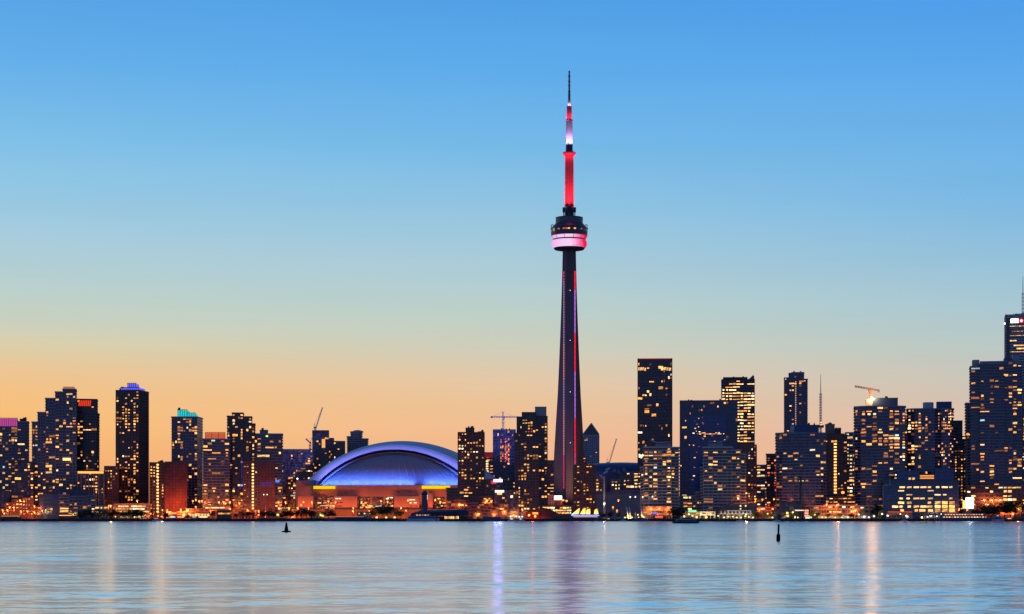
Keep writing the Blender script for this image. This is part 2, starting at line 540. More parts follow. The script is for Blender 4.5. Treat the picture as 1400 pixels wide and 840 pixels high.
def sheet(name, x0, x1, y0, y1, z, mat):
    b = MB(); b.v = [(x0, y0, z), (x1, y0, z), (x1, y1, z), (x0, y1, z)]; b.face((0, 1, 2, 3))
    return kind(b.obj(name, mat), 'structure')
SHORE = 1700.0
sheet('water', -6000, 6000, -400, SHORE + 2, 0.0, water_mat())
sheet('ground', -9000, 9000, SHORE + 1, 22000, GZ, plain('city ground', (0.055, 0.052, 0.050), 0.9))
sheet('promenade', -1200, 1200, SHORE + 1.5, SHORE + 26, GZ + 0.004, plain('promenade paving', (0.16, 0.14, 0.13), 0.85))
sheet('road', -1200, 1200, SHORE + 44, SHORE + 58, GZ + 0.008, plain('asphalt', (0.05, 0.05, 0.052), 0.85))
b = MB()
b.box(-1200, 1200, SHORE, SHORE + 1, -3, GZ + 0.3)
for k in range(240): b.box(-1196 + k * 10, -1195.4 + k * 10, SHORE - 0.35, SHORE - 0.002, -3, GZ + 0.1)
kind(b.obj('quay', plain('quay wall', (0.035, 0.034, 0.036), 0.9)), 'structure')

# ================================================================ OBSERVATION TOWER
TD = 2300.0
tz = lambda py: PZ(py, TD)
tp = TD / F                                      # metres per photograph pixel
tower = thing('observation_tower', 'very tall slender concrete observation tower with glowing pink ring and red lit mast', 'tower', (PX(778.3, TD), TD, GZ))
def T(py): return tz(py) - GZ
conc = plain('tower concrete', (0.080, 0.066, 0.062), 0.85, scale=0.06)
darkm = plain('pod dark metal', (0.028, 0.030, 0.042), 0.4)
mastm = plain('mast grey paint', (0.075, 0.07, 0.07), 0.8, var=0.08, spec=0.05)
def wing_section(Rr, th, z, Rf):
    """Y shaped plan: three wings, one pointing at the lake"""
    pts = []
    for k in range(3):
        a = -math.pi / 2 + k * 2 * math.pi / 3
        u = Vector((math.cos(a), math.sin(a))); v = Vector((-u.y, u.x))
        rr_ = Rr
        th2 = th * 0.72
        c = u * (th / math.tan(R(60)) + 0.4) - v * th
        pts += [u * (th / math.tan(R(60)) + 0.2) - v * th, u * rr_ - v * th2, u * rr_ + v * th2, u * (th / math.tan(R(60)) + 0.2) + v * th]
    return [(p.x, p.y, z) for p in pts]
HW = [(718, 26.5), (690, 24.2), (655, 22.2), (620, 20.6), (580, 18.3), (540, 15.8), (500, 14.0), (460, 12.4), (420, 11.0), (385, 9.9), (342, 9.0)]
rings = []
for py, hw in HW:
    hw *= tp
    th = 6.3 if py > 400 else 5.6
    rings.append(wing_section(max((hw - th * 0.36) / math.sin(R(60)), th + 0.4), th, max(0, T(py)), 0))
MB().loft(rings).obj('shaft', conc, tower)
# light strips in the two lake side re-entrant corners
purple = glow('strip purple', (0.46, 0.16, 0.75), 0.85)
redg = glow('strip red', (1.0, 0.015, 0.05), 1.0)
pinkg = glow('strip pink', (0.95, 0.28, 0.30), 0.75)
palep = glow('strip pale lilac', (0.55, 0.32, 0.62), 0.62)
magg = glow('strip magenta', (0.85, 0.04, 0.20), 0.9)
def strip(sx_, y0, y1, mat, wd, dotted):
    th = 6.3
    cx_ = sx_ * (th + 0.55); cy_ = -(th + 0.4) * 0.58 - 0.5
    z0, z1 = T(y1), T(y0)
    b = MB()
    if dotted:
        n = int((z1 - z0) / 3.0)
        for k in range(n):
            b.box(cx_ - wd / 2, cx_ + wd / 2, cy_ - 0.6, cy_, z0 + k * (z1 - z0) / n, z0 + (k + 0.74) * (z1 - z0) / n)
    else:
        n = max(1, int((z1 - z0) / 6))
        for k in range(n):
            b.box(cx_ - wd / 2, cx_ + wd / 2, cy_ - 0.6, cy_, z0 + k * (z1 - z0) / n, z0 + (k + 0.94) * (z1 - z0) / n)
    b.obj('light_strip', mat, tower)
for y0, y1, m_ in ((371, 397, redg), (397, 456, purple), (456, 508, redg), (508, 572, purple), (572, 618, redg), (618, 636, magg)):
    strip(1, y0, y1, m_, 1.7, False)
for y0, y1, m_ in ((371, 384, magg), (384, 470, palep), (470, 520, pinkg), (520, 560, palep), (560, 622, pinkg), (622, 668, magg)):
    strip(-1, y0, y1, m_, 1.25, True)
wl = glow('beacon white', (1.0, 0.9, 0.9), 2.5)
for y in (400, 468, 538, 607):
    MB().ball((0.4, -20 - (y - 400) * 0.05, T(y)), 0.38).obj('beacon', wl, tower)
# pod
def lathe_t(name, prof, mat, n=40, smooth=False):
    return MB().lathe([(r * tp, T(y)) for r, y in prof], n).obj(name, mat, tower, smooth)
lathe_t('pod_floor', [(9.5, 343), (20, 341.6), (21.5, 339.5)], darkm)
# glowing radome ring: LED lit from pale pink in the middle to red on the east
def radome_mat():
    m, t, p = mat_base('radome glow'); t.nodes.remove(p)
    e = t.nodes.new('ShaderNodeEmission')
    tcn = t.nodes.new('ShaderNodeTexCoord'); sp = t.nodes.new('ShaderNodeSeparateXYZ')
    t.links.new(tcn.outputs['Object'], sp.inputs[0])
    mrn = t.nodes.new('ShaderNodeMapRange'); mrn.inputs['From Min'].default_value = -23; mrn.inputs['From Max'].default_value = 23
    t.links.new(sp.outputs[0], mrn.inputs[0])
    no = t.nodes.new('ShaderNodeTexNoise'); no.inputs['Scale'].default_value = 0.35
    t.links.new(tcn.outputs['Object'], no.inputs['Vector'])
    ad_ = t.nodes.new('ShaderNodeMath'); ad_.operation = 'MULTIPLY_ADD'
    t.links.new(no.outputs[0], ad_.inputs[0]); ad_.inputs[1].default_value = 0.22; t.links.new(mrn.outputs[0], ad_.inputs[2])
    r = t.nodes.new('ShaderNodeValToRGB'); el_ = r.color_ramp.elements
    el_[0].position = 0.1; el_[0].color = (*lin((250, 170, 245)), 1)
    el_[1].position = 1.08; el_[1].color = (*lin((250, 30, 80)), 1)
    for ps, c in ((0.35, (255, 205, 250)), (0.62, (255, 215, 248)), (0.84, (255, 130, 190))):
        q = el_.new(ps); q.color = (*lin(c), 1)
    t.links.new(ad_.outputs[0], r.inputs[0]); t.links.new(r.outputs[0], e.inputs[0]); e.inputs[1].default_value = 0.95
    o = [n for n in t.nodes if n.type == 'OUTPUT_MATERIAL'][0]
    t.links.new(e.outputs[0], o.inputs[0])
    return m
rad = radome_mat()
lathe_t('radome_ring', [(21.6, 339.4), (23.3, 337.6), (24.2, 334.8), (24.0, 331.5), (22.8, 329.2)], rad, smooth=True)
lathe_t('recess_band', [(22.6, 329.1), (22.4, 327.4)], darkm)
gl = lathe_t('glass_floor_ring', [(22.5, 327.3), (24.6, 323.4)], rad)
for k in range(12):
    a = 2 * math.pi * (k + 0.4) / 12
    p0 = Vector((math.cos(a) * 22.6 * tp, math.sin(a) * 22.6 * tp, T(327.3))); p1 = Vector((math.cos(a) * 24.8 * tp, math.sin(a) * 24.8 * tp, T(323.4)))
    MB().tube(p0, p1, 0.3, n=4).obj('floor_mullion', darkm, gl)
lathe_t('pod_deck', [(24.7, 323.3), (25.0, 318.2)], plain('pod deck', (0.06, 0.058, 0.065), 0.5))
pwb = lathe_t('pod_window_band', [(25.2, 318.1), (25.4, 314.2)], G['black'])
lathe_t('pod_roof_edge', [(25.7, 314.1), (25.6, 312.4), (24.6, 311.9)], darkm)
lathe_t('pod_roof', [(24.4, 311.8), (21.5, 309.2), (19.2, 306.3)], plain('pod roof navy', (0.022, 0.030, 0.060), 0.4))
lathe_t('pod_drum', [(18.6, 306.2), (18.6, 298.6)], plain('pod drum', (0.075, 0.075, 0.085), 0.5))
lathe_t('drum_roof', [(18.9, 298.5), (18.9, 297.9), (8.5, 297.6)], darkm)
for az_, k_ in ((-1.9, 'dim'), (-1.62, 'amber'), (-1.3, 'orange'), (-1.75, 'dim'), (-2.2, 'dim'), (-0.9, 'dim')):
    r_ = 25.55 * tp
    pane(k_, pwb, (math.cos(az_) * r_, math.sin(az_) * r_, T(316)), az_ + math.pi / 2, 2.6, 1.8)
for sx_ in (-1, 1):
    for dy_ in (-3.5, 3.5):
        b = MB()
        pts = [Vector((sx_ * q[0] * tp, dy_, T(q[1]))) for q in ((24.2, 312), (25.0, 308.8), (23.2, 307.4), (21, 308.6))]
        for i in range(3): b.tube(pts[i], pts[i + 1], 0.28, n=5)
        b.obj('rail_arm', darkm, tower)
# equipment at the foot of the mast
for k in range(6):
    a = -math.pi / 2 + (k + 0.5) * math.pi / 3
    c = Vector((math.cos(a), math.sin(a))) * 7.6 * tp
    b = MB().box(c.x - 1.4, c.x + 1.4, c.y - 1.4, c.y + 1.4, T(290.5), T(283.8))
    b.box(c.x - 0.6, c.x + 0.6, c.y - 0.6, c.y + 0.6, T(297.5), T(290.6))
    b.obj('mast_equipment', FR['dark'], tower)
def hexring(r, y): return [(r * tp * math.cos(R(30 + 60 * i)), r * tp * math.sin(R(30 + 60 * i)), T(y)) for i in range(6)]
mcol = MB().loft([hexring(6.4, 297.5), hexring(6.0, 250), hexring(5.8, 213.5)]).obj('mast_column', mastm, tower)
b = MB()
for i in range(6):
    a = R(30 + 60 * i)
    for q in (-0.14, 0.14):
        b.tube((6.5 * tp * math.cos(a + q), 6.5 * tp * math.sin(a + q), T(297)), (5.9 * tp * math.cos(a + q), 5.9 * tp * math.sin(a + q), T(213.6)), 0.35, n=4)
b.obj('mast_rib', plain('mast rib paint', (0.10, 0.09, 0.09), 0.7), mcol)
lathe_t('mast_collar', [(6.2, 213.4), (8.6, 211.6), (8.7, 209.6), (7.0, 208.2), (5.4, 207.6)], mastm, 24)
b = MB()
b.lathe([(8.95 * tp, T(209.4)), (8.95 * tp, T(208.9))], 24)
b.obj('collar_rail', darkm, tower)
lathe_t('upper_mast', [(4.7, 207.4), (4.4, 166)], mastm, 20)
lathe_t('mast_joint', [(4.9, 165.8), (4.9, 164.2)], darkm, 20)
lathe_t('antenna_section', [(3.5, 164.0), (3.3, 147.2)], mastm, 16)
lathe_t('antenna_joint', [(3.8, 147.0), (3.6, 145.6), (2.1, 144.6)], darkm, 16)
lathe_t('antenna_base', [(1.9, 144.4), (1.5, 127)], mastm, 12)
lathe_t('antenna', [(1.25, 126.8), (1.15, 112), (1.0, 97)], darkm, 10)
for y in (126, 118, 112, 105): MB().lathe([(1.9 * tp, T(y)), (1.9 * tp, T(y - 1.0))], 10).obj('antenna_clamp', darkm, tower)
def lamp_light(name, typ, loc, color, power, parent=None, size=0.5, aim=None, **k):
    ld = bpy.data.lights.new(name, typ)
    ld.energy = power; ld.color = color
    if typ in ('POINT', 'SPOT'): ld.shadow_soft_size = size
    for a, v in k.items(): setattr(ld, a, v)
    o = bpy.data.objects.new(name, ld)
    COL.objects.link(o)
    o.location = loc
    if aim is not None: o.rotation_euler = (Vector(loc) - Vector(aim)).to_track_quat('Z', 'Y').to_euler()
    if parent is not None: o.parent = parent
    return o
# the tower's coloured floodlights
RED = (1.0, 0.012, 0.03); WHT = (0.75, 0.42, 1.0)
for k in range(5):
    a = R(-160 + 35 * k)
    u = Vector((math.cos(a), math.sin(a)))
    lamp_light('mast_floodlight', 'SPOT', (u.x * 17, u.y * 17, T(298) + 0.6), RED, 900000, tower, 0.6, (0, 0, T(232)), spot_size=R(50), spot_blend=0.9)
    lamp_light('mast_floodlight', 'SPOT', (u.x * 8.2, u.y * 8.2, T(206.2)), WHT, 420000, tower, 0.4, (0, 0, T(170)), spot_size=R(34), spot_blend=0.9)
    lamp_light('mast_floodlight', 'POINT', (u.x * 9.5, u.y * 9.5, T(214.5)), RED, 9000, tower, 0.3)
    lamp_light('mast_floodlight', 'SPOT', (u.x * 5.6, u.y * 5.6, T(165.5)), RED, 50000, tower, 0.3, (0, 0, T(153)), spot_size=R(60), spot_blend=0.9)
    lamp_light('mast_floodlight', 'POINT', (u.x * 3.4, u.y * 3.4, T(144)), (1.0, 0.55, 0.9), 2000, tower, 0.3)

for k in range(3):
    x = (-26, 4, 30)[k]
    lamp_light('base_floodlight', 'SPOT', (x, -62, 6), (1.0, 0.45, 0.22), 110000, tower, 1.0, (x * 0.35, 0, 95), spot_size=R(75), spot_blend=1.0)
# ================================================================ DOMED STADIUM
SD = 2080.0
sp_ = SD / F
SXC = PX(541.5, SD)
stad = thing('stadium', 'domed stadium with blue floodlit white roof over an orange lit concrete base', 'stadium', (SXC, SD, GZ))
def S(py): return PZ(py, SD) - GZ
def sx(px): return PX(px, SD) - SXC
roofm = plain('roof membrane white', (0.21, 0.21, 0.23), 0.45, var=0.06, scale=0.05)
roofg = plain('roof panel grey', (0.27, 0.275, 0.31), 0.5, var=0.1)
def arc(Rp, apex, low, y, n=48, cxp=541.5):
    """circular arch of radius Rp photograph pixels, apex and springing given as rows"""
    a0 = math.acos(max(-1, min(1, (Rp - (low - apex)) / Rp)))
    o = []
    for i in range(n + 1):
        a = -a0 + 2 * a0 * i / n
        o.append((sx(cxp + Rp * math.sin(a)), y, S(apex + Rp - Rp * math.cos(a))))
    return o
# fixed rear panel (dark silhouette arch), and the lit middle arch in front of it
MB().loft([arc(192, 597.8, 653.5, 110, n=96, cxp=543), arc(190, 598.6, 654, 90, n=96, cxp=543), arc(172, 607.8, 657.6, 7, n=96)], caps=False, closed=False).obj('rear_roof_panel', roofg, stad, True)
MB().loft([arc(171.6, 607.5, 657.5, 5, 96), arc(171.0, 607.9, 657.6, 3, 96), arc(160, 611.0, 659.4, -8, 96), arc(150, 613.9, 660.9, -17, 96), arc(141.5, 616.6, 662, -24, 96), arc(140, 617.4, 662.4, -24, 96), arc(138, 618.6, 663, -10, 96)], caps=False, closed=False).obj('arch_roof_panel', roofm, stad)
MB().loft([arc(142.6, 615.7, 662.0, -24.5, 96), arc(142.3, 615.9, 662.2, -27, 96), arc(139.2, 618.0, 663.2, -28, 96), arc(138.6, 618.4, 663.4, -16, 96)], caps=False, closed=False).obj('roof_seam', plain('seam gap shade', (0.004, 0.004, 0.006), 0.9, spec=0.05), stad)  # near-black strip stands in for the shade in the roof gap
# quarter dome towards the lake
def dome_rows(n=20, m_=56):
    Rp, ap, low = 136.5, 619.4, 665.0
    rows = []
    for k in range(n + 1):
        t = k / n
        py = low + (ap - low) * (1 - (1 - t) ** 1.7)
        q = py - ap
        wd = math.sqrt(max(0.0, Rp * Rp - (Rp - q) ** 2)) if k < n else 0.6
        rows.append([(wd * sp_ * -math.cos(math.pi * i / m_), -12 - 0.62 * wd * sp_ * math.sin(math.pi * i / m_), S(py)) for i in range(m_ + 1)])
    return rows
fdome = MB().loft(dome_rows(), caps=False, closed=False).obj('front_dome', roofm, stad, True)
MB().loft([arc(139.2, 618.2, 664.4, -14), arc(138.8, 618.4, 664.6, -22), arc(135.5, 620.4, 664.8, -24), arc(134.5, 621.0, 664.8, -16)], caps=False, closed=False).obj('dome_rim', roofm, stad, True)
# seams of the dome membrane
rows = dome_rows()
b = MB()
for i in range(2, 55, 2):
    for k in range(0, 19):
        p, q = Vector(rows[k][i]), Vector(rows[k + 1][i])
        b.tube(p + Vector((0, -0.06, 0.02)), q + Vector((0, -0.06, 0.02)), 0.16, n=3)
b.obj('dome_seam', plain('seam grey', (0.34, 0.34, 0.37)), fdome)
# gutter walkway and blue floodlights along the foot of the dome
Rw = math.sqrt(136.5 ** 2 - (136.5 - 45.6) ** 2)
BLUE = (0.10, 0.20, 1.0)
for i in range(44):
    a = math.pi * (i + 0.5) / 44
    if i in (26, 27): continue
    ca, sa = -math.cos(a), math.sin(a)
    wdm = Rw * sp_
    pos = (ca * (wdm + 4.5), -12 - 0.62 * wdm * sa - 4.5, S(664.6))
    aim = (ca * wdm * 0.80, -12 - 0.62 * wdm * sa * 0.70, S(630))
    lamp_light('dome_floodlight', 'SPOT', pos, (0.07, 0.15, 1.0), 50000 * (0.75 + 0.5 * math.sin(i * 1.7) ** 2), stad, 1.2, aim, spot_size=R(140), spot_blend=1.0)
# linear lights that wash the middle arch
ar = arc(141, 616.6, 659, -27, 26)
for i in range(26):
    p, q = Vector(ar[i]), Vector(ar[i + 1])
    c = (p + q) / 2
    rad_ = Vector((c.x, 0, c.z - S(616.6 + 141))).normalized()
    pos = c + Vector((0, -16, 0)) + rad_ * 3.0
    lamp_light('arch_floodlight', 'SPOT', pos, (0.25, 0.24, 1.0), 230000, stad, 1.5, c + Vector((0, 24, 0)) + rad_ * 17, spot_size=R(70), spot_blend=1.0)
# concrete base: octagonal podium with recessed windows and projecting blocks
sconc = plain('stadium concrete', (0.34, 0.21, 0.155), 0.85, scale=0.08)
def sbox(name, x0, x1, y0, y1, v0, v1, mat):
    return MB().box(sx(x0), sx(x1), v0, v1, max(0.0, S(y1)), S(y0)).obj(name, mat, stad)
b = MB()
WB = [(407, -20), (424, -42), (438, -62), (470, -72), (614, -72), (648, -62), (664, -42), (680, -20), (680, 90), (407, 90)]
b.prism([(sx(x), y) for x, y in WB], 0, S(665.4))
for yy in (671.5, 676.5): b.prism(offset([(sx(x), y) for x, y in WB], 0.35), S(yy + 0.5), S(yy))
b.prism(offset([(sx(x), y) for x, y in WB], 0.6), S(666.6), S(665.2))
b.obj('wall', sconc, stad)
for i in range(22):
    x = 439 + i * 9
    MB().box(sx(x) - 0.25, sx(x) + 0.25, -72.8, -72.36, S(680), S(667)).obj('wall_rib', sconc, stad)
b = MB(); b.loft([[(sx(x), y, S(z)) for x, y, z in q] for q in ([(407.5, -22, 665), (421, -44, 665), (421, 20, 665), (407.5, 20, 665)], [(407.5, -20, 657.5), (414, -38, 657.5), (414, 20, 657.5), (407.5, 20, 657.5)])])
b.obj('corner_pier', sconc, stad)
b = MB(); b.loft([[(sx(x), y, S(z)) for x, y, z in q] for q in ([(421, -46, 665), (437, -60, 665), (437, 0, 665), (421, 0, 665)], [(415, -40, 658), (437, -52, 658), (437, 0, 658), (415, 0, 658)])])
b.obj('roof_end_block', plain('roof end grey', (0.12, 0.12, 0.16), 0.6), stad)
for x0, x1, y0, y1 in ((467, 497, 680, 697), (545.5, 578, 680, 697), (419, 439, 680, 697), (590, 596, 676, 697)):
    sbox('block', x0, x1, y0, 700, -84, -72.4, sconc)
sbox('plinth', 416, 640, 697.2, 712, -92, -84.1, plain('plinth', (0.10, 0.07, 0.06), 0.9))
for x0, x1 in ((440, 448), (449, 457), (458, 466), (498, 513), (515.5, 530), (532.5, 545), (597, 611), (613, 628)):
    sbox('glazing', x0, x1, 680.5, 697, -72.75, -72.37, G['black'])
rn = random.Random(5)
for x0, x1 in ((440, 466), (498, 545), (597, 628)):
    for k in range(int((x1 - x0) * 0.42)):
        x = rn.uniform(x0 + 1.5, x1 - 1.5); y = rn.choice((683, 688.5, 692.5, 694.5))
        pane(pick('warm', rn), stad, (sx(x), -72.9, S(y)), 0, rn.uniform(1.2, 3.4), 1.2)
for x0, y in ((521, 693), (524, 693), (537, 681.5), (541, 681.5), (470, 683), (474, 683), (567, 684.5), (571, 684.5), (567, 688.5), (573, 688.5)):
    pane('pale', stad, (sx(x0), -72.95 if x0 in (521, 524, 537, 541) else -84.1, S(y)), 0, 2.6, 0.9)
for x0, y in ((470, 688.3), (476, 688.3), (470, 692.8), (475, 692.8), (568, 692.8), (574, 692.8), (480, 675), (440, 675), (565, 674), (550, 674)):
    MB().box(sx(x0) - 1.8, sx(x0) + 1.8, -84.3 if y > 680 else -72.7, -84.02 if y > 680 else -72.38, S(y) - 0.5, S(y) + 0.5).obj('vent', darkm, stad)
yel = glow('yellow screen', (1.0, 0.62, 0.0), 1.05, sample=True)
for x0, x1, y0, y1 in ((438.2, 467, 666.2, 670.2), (581, 618.5, 665.8, 670.0)):
    sbox('yellow_screen', x0, x1, y0, y1, -73.6 , -73.1, yel)
sbox('white_screen', 585.3, 589.2, 674.5, 684.5, -85.3, -84.9, glow('white screen', (1.0, 0.93, 0.95), 1.8))
sbox('light_bar', 449, 468.5, 692.2, 692.8, -90, -89.6, glow('light bar', (1.0, 0.55, 0.45), 1.4))
MB().ball((sx(410), -24, S(655.4)), 0.9).obj('roof_lamp', glow('roof lamp blue', (0.45, 0.5, 1.0), 6), stad)
SOD = (1.0, 0.17, 0.03)
lamp_light('added_corner_light', 'SPOT', (sx(404), -90, 4.0), SOD, 60000, stad, 1.0, (sx(413), -30, 24), spot_size=R(90), spot_blend=1.0)  # extra lamp added to brighten the orange corner pier
for px in (400, 425, 455, 486, 520, 556, 588, 616):
    lamp_light('forecourt_floodlight', 'SPOT', (sx(px), -118, 3.0), SOD, 100000, stad, 1.0, (sx(px), -72, 8), spot_size=R(82), spot_blend=1.0)

# ================================================================ THE SKYLINE, from the west to the east
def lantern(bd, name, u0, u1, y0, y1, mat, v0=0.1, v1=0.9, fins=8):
    """floodlit rooftop crown: its light put in as an emissive box behind dark fins"""
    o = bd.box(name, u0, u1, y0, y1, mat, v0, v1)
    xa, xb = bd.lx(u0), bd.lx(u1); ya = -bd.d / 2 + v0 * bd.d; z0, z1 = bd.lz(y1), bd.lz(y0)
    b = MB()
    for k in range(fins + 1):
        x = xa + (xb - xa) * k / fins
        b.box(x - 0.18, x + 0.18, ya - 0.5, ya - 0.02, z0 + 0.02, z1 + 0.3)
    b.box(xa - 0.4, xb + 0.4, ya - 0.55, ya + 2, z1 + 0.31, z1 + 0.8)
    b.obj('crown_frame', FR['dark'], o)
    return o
def bulbs(bd, u, y0, y1, color=(1.0, 0.5, 0.14), s=3.0, n=None, wd=0.9):
    """a stair core seen as one vertical line of lit landings"""
    z0, z1 = bd.lz(y1), bd.lz(y0)
    n = n or int((z1 - z0) / 2.95)
    m = glow('stair light', color, s)
    b = MB()
    x = bd.lx(u)
    for k in range(n):
        z = z0 + (k + 0.5) * (z1 - z0) / n
        b.box(x - wd, x + wd, -bd.d / 2 - 0.75, -bd.d / 2 - 0.45, z - 0.75, z + 0.75)
    return b.obj('stair_light_lattice', m, bd.root)
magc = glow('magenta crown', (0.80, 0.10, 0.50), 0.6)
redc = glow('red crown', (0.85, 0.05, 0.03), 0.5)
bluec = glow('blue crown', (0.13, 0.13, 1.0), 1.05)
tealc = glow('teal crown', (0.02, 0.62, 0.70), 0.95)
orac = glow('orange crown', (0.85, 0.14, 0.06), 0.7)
cornice = glow('cornice light', (1.0, 0.40, 0.09), 1.7)
whites = glow('white sign', (1.0, 0.95, 0.85), 3.0)
whitec = glow('cold white sign', (0.85, 0.9, 1.0), 3.0)

# --- west cluster
a = Bld('condo_tower', 'dark condo tower with magenta lit crown at the western edge of the skyline', -30, 40, 577, 1880, 30, glass='navy', sty='thin', lit=0.16,
        masses=[(-30, 25, 585), (25, 40, 578)])
lantern(a, 'emissive_crown', -24, 25, 573.5, 584.6, magc, 0.02, 0.8, 16)
a.plant(28, 37, 573.5, 577.6)
Bld('condo_block', 'dark mid-height condo block below the magenta crowned tower', 16, 47, 633, 1815, 24, glass='navy', sty='thin', lit=0.10, frame='dark')
a = Bld('condo_tower', 'dark navy condo tower whose roof climbs in five steps to the east', 44, 105, 531, 1850, 34, glass='navy', sty='thin', lit=0.11,
        masses=[(44, 52, 579, 0.10, 1), (52, 63, 566, 0.05, 1), (63, 76.5, 547, 0, 1), (76.5, 87, 538, 0.03, 1), (87, 105, 534, 0.06, 1)])
lantern(a, 'emissive_crown', 88, 103, 531.2, 533.6, glow('faint crown', (1.0, 0.35, 0.12), 0.6), 0.1, 0.6, 6)
a.panel('banner', 87, 98, 627, 630.5, glow('lit banner', (1.0, 0.62, 0.2), 2.0), 1.2)
a = Bld('condo_tower', 'black glass condo tower with a red striped crown behind the stepped navy tower', 102, 136, 547.5, 1960, 30, glass='black', sty='thin', lit=0.07, frame='dark',
        masses=[(102, 134, 548), (134, 136.5, 567, 0.2, 0.9)])
b_ = MB()
for k in range(7):
    x = a.lx(107.5 + k * 2.6)
    b_.loft([[(x, -15.9, a.lz(556.5)), (x + 1.1, -15.9, a.lz(556.5)), (x + 1.1, -15.4, a.lz(556.5)), (x, -15.4, a.lz(556.5))],
             [(x + 0.9, -15.9, a.lz(549)), (x + 2.0, -15.9, a.lz(549)), (x + 2.0, -15.4, a.lz(549)), (x + 0.9, -15.4, a.lz(549))]])
b_.obj('crown_stripe', glow('red stripe', (1.0, 0.05, 0.01), 1.1), a.root)  # floodlit stripes, their red light put in as emission
a = Bld('condo_block', 'low condo block with an orange lit cornice and pale pillars', 105, 143, 646, 1815, 26, glass='black', frame='brown', sty='strip', lit=0.14)
a.panel('lit_cornice', 106.5, 141.5, 645.2, 648, cornice, 0.9, 0.6)
for u in (106, 111, 117, 121, 128, 135, 142): a.panel('pillar', u - 0.5, u + 0.5, 648.4, 690, FR['concrete'], 0.8, 0.8)
Bld('apartment_block', 'brown brick apartment block between the orange corniced block and the blue crowned tower', 143, 162, 639, 1860, 24, glass='black', frame='brick', sty='grid', lit=0.10, cap=40)
a = Bld('condo_tower', 'tall condo tower topped by a blue lit machine room', 159, 203, 534, 1880, 30, rot=-17, glass='black', frame='brown', sty='strip', lit=0.20,
        masses=[(159, 193, 536)])
lantern(a, 'emissive_crown', 174, 186, 526, 531.6, bluec, 0.15, 0.5, 4)
lantern(a, 'emissive_crown', 165, 192, 531.8, 535.4, bluec, 0.08, 0.7, 9)
a.plant(160, 164.6, 532.6, 535.6)
a = Bld('parking_garage', 'brightly lit open parking garage at the foot of the blue crowned tower', 156, 206, 690, 1800, 26, glass='black', frame='tan', sty='ribbon', lit=0.0)
rn = random.Random(8)
for y in (692.6, 696.2, 699.8):
    u = 158
    while u < 203:
        wd = rn.uniform(2.5, 7)
        if rn.random() < 0.82: pane(rn.choice(('yellow', 'pale', 'amber')), a.root, ((a.lx(u) + a.lx(min(u + wd, 204))) / 2, -13.45, a.lz(y)), 0, a.lx(min(u + wd, 204)) - a.lx(u) - 0.4, 1.25)
        u += wd
a = Bld('apartment_block', 'lower brick block with a vertical line of stair lights, beside the blank brick wall', 205, 229, 634, 1835, 22, glass='black', frame='brick', sty='grid', lit=0.24, cap=60)
bulbs(a, 215.6, 634, 702)
a.plant(216, 223, 631.6, 633.6, 'brick')
a = Bld('apartment_block', 'brick slab block turning its blank orange lit end wall to the lake', 226, 256, 634, 1805, 40, glass='black', frame='brick', sty='grid', lit=0.0, masses=[(226, 256, 633.5)])
mbk = MB(); mbk.box(a.lx(226) - 0.3, a.lx(255.6), -20.75, -20.42, 0, a.lz(633)); mbk.obj('end_wall', brickwall('orange brick', (0.20, 0.050, 0.036), (0.27, 0.075, 0.05)), a.root)
a.plant(235, 248, 631, 632.2, 'brick')
a = Bld('condo_tower', 'dark condo tower with a teal lit stepped crown', 235, 277, 572, 1900, 30, rot=-9, glass='navy', frame='grey', sty='thin', lit=0.13)
lantern(a, 'emissive_crown', 242.5, 255, 562.2, 571.4, tealc, 0.1, 0.6, 4)
lantern(a, 'emissive_crown', 255.2, 266, 566.4, 571.4, tealc, 0.12, 0.6, 4)
a.plant(241, 242.3, 561, 571.4)
a = Bld('condo_tower', 'condo tower with an orange red lit box on its roof', 278, 314, 602, 1850, 28, glass='slate', frame='grey', sty='slab', lit=0.12)
lantern(a, 'emissive_crown', 280.5, 307.5, 593, 601.4, orac, 0.1, 0.9, 3)
a.panel('roof_lamp', 289, 294, 602.6, 604.4, glow('green lamp', (0.4, 1.0, 0.5), 1.2), 1.2)
a = Bld('condo_tower', 'black condo tower with a notched top behind the orange roofed tower', 311, 349, 567, 1890, 30, glass='black', frame='dark', sty='thin', lit=0.15,
        masses=[(311, 318, 571), (318, 333, 566.6, 0.02, 1), (333, 345, 571.5, 0.08, 1), (345, 349.5, 581, 0.15, 1)])
a.panel('blue_sign', 328, 333, 663, 665.4, glow('blue sign', (0.2, 0.25, 1.0), 1.4), 1.3)
a.panel('blue_tube', 331, 331.6, 626, 655, glow('blue tube', (0.05, 0.06, 0.7), 0.6), 1.3)
a = Bld('condo_tower', 'slate glass condo tower with a wide flat top and small roof house', 346, 386, 595, 1900, 30, glass='slate', frame='grey', sty='slab', lit=0.08)
a.plant(355, 366, 589, 594.4, 'grey')
a.panel('roof_lamp', 363.5, 366.5, 596.5, 598.5, glow('yellow green lamp', (0.85, 0.9, 0.1), 1.6), 1.3)
a.panel('blue_sign', 374, 382, 657, 660.2, glow('blue sign', (0.08, 0.18, 1.0), 1.5), 1.3)
a = Bld('apartment_block', 'brown slab block with a full-height line of stair lights at its corner', 333, 376, 633, 1815, 34, glass='black', frame='brown', sty='grid', lit=0.12, cap=50,
        zones=lambda z, t: 1.0 if t < 0.5 else 0.0)
mbk = MB(); mbk.box(a.lx(356.5), a.lx(375.8), -17.75, -17.42, 0, a.lz(632.6)); mbk.obj('end_wall', brickwall('brown brick', (0.12, 0.055, 0.050), (0.16, 0.075, 0.07)), a.root)
bulbs(a, 345.8, 634, 702)
a.panel('blue_tube', 356.5, 372, 660.8, 661.3, glow('blue neon', (0.08, 0.08, 0.9), 0.7), 0.8)
a.panel('blue_tube', 356.5, 372, 664, 664.5, glow('blue neon', (0.08, 0.08, 0.9), 0.7), 0.8)
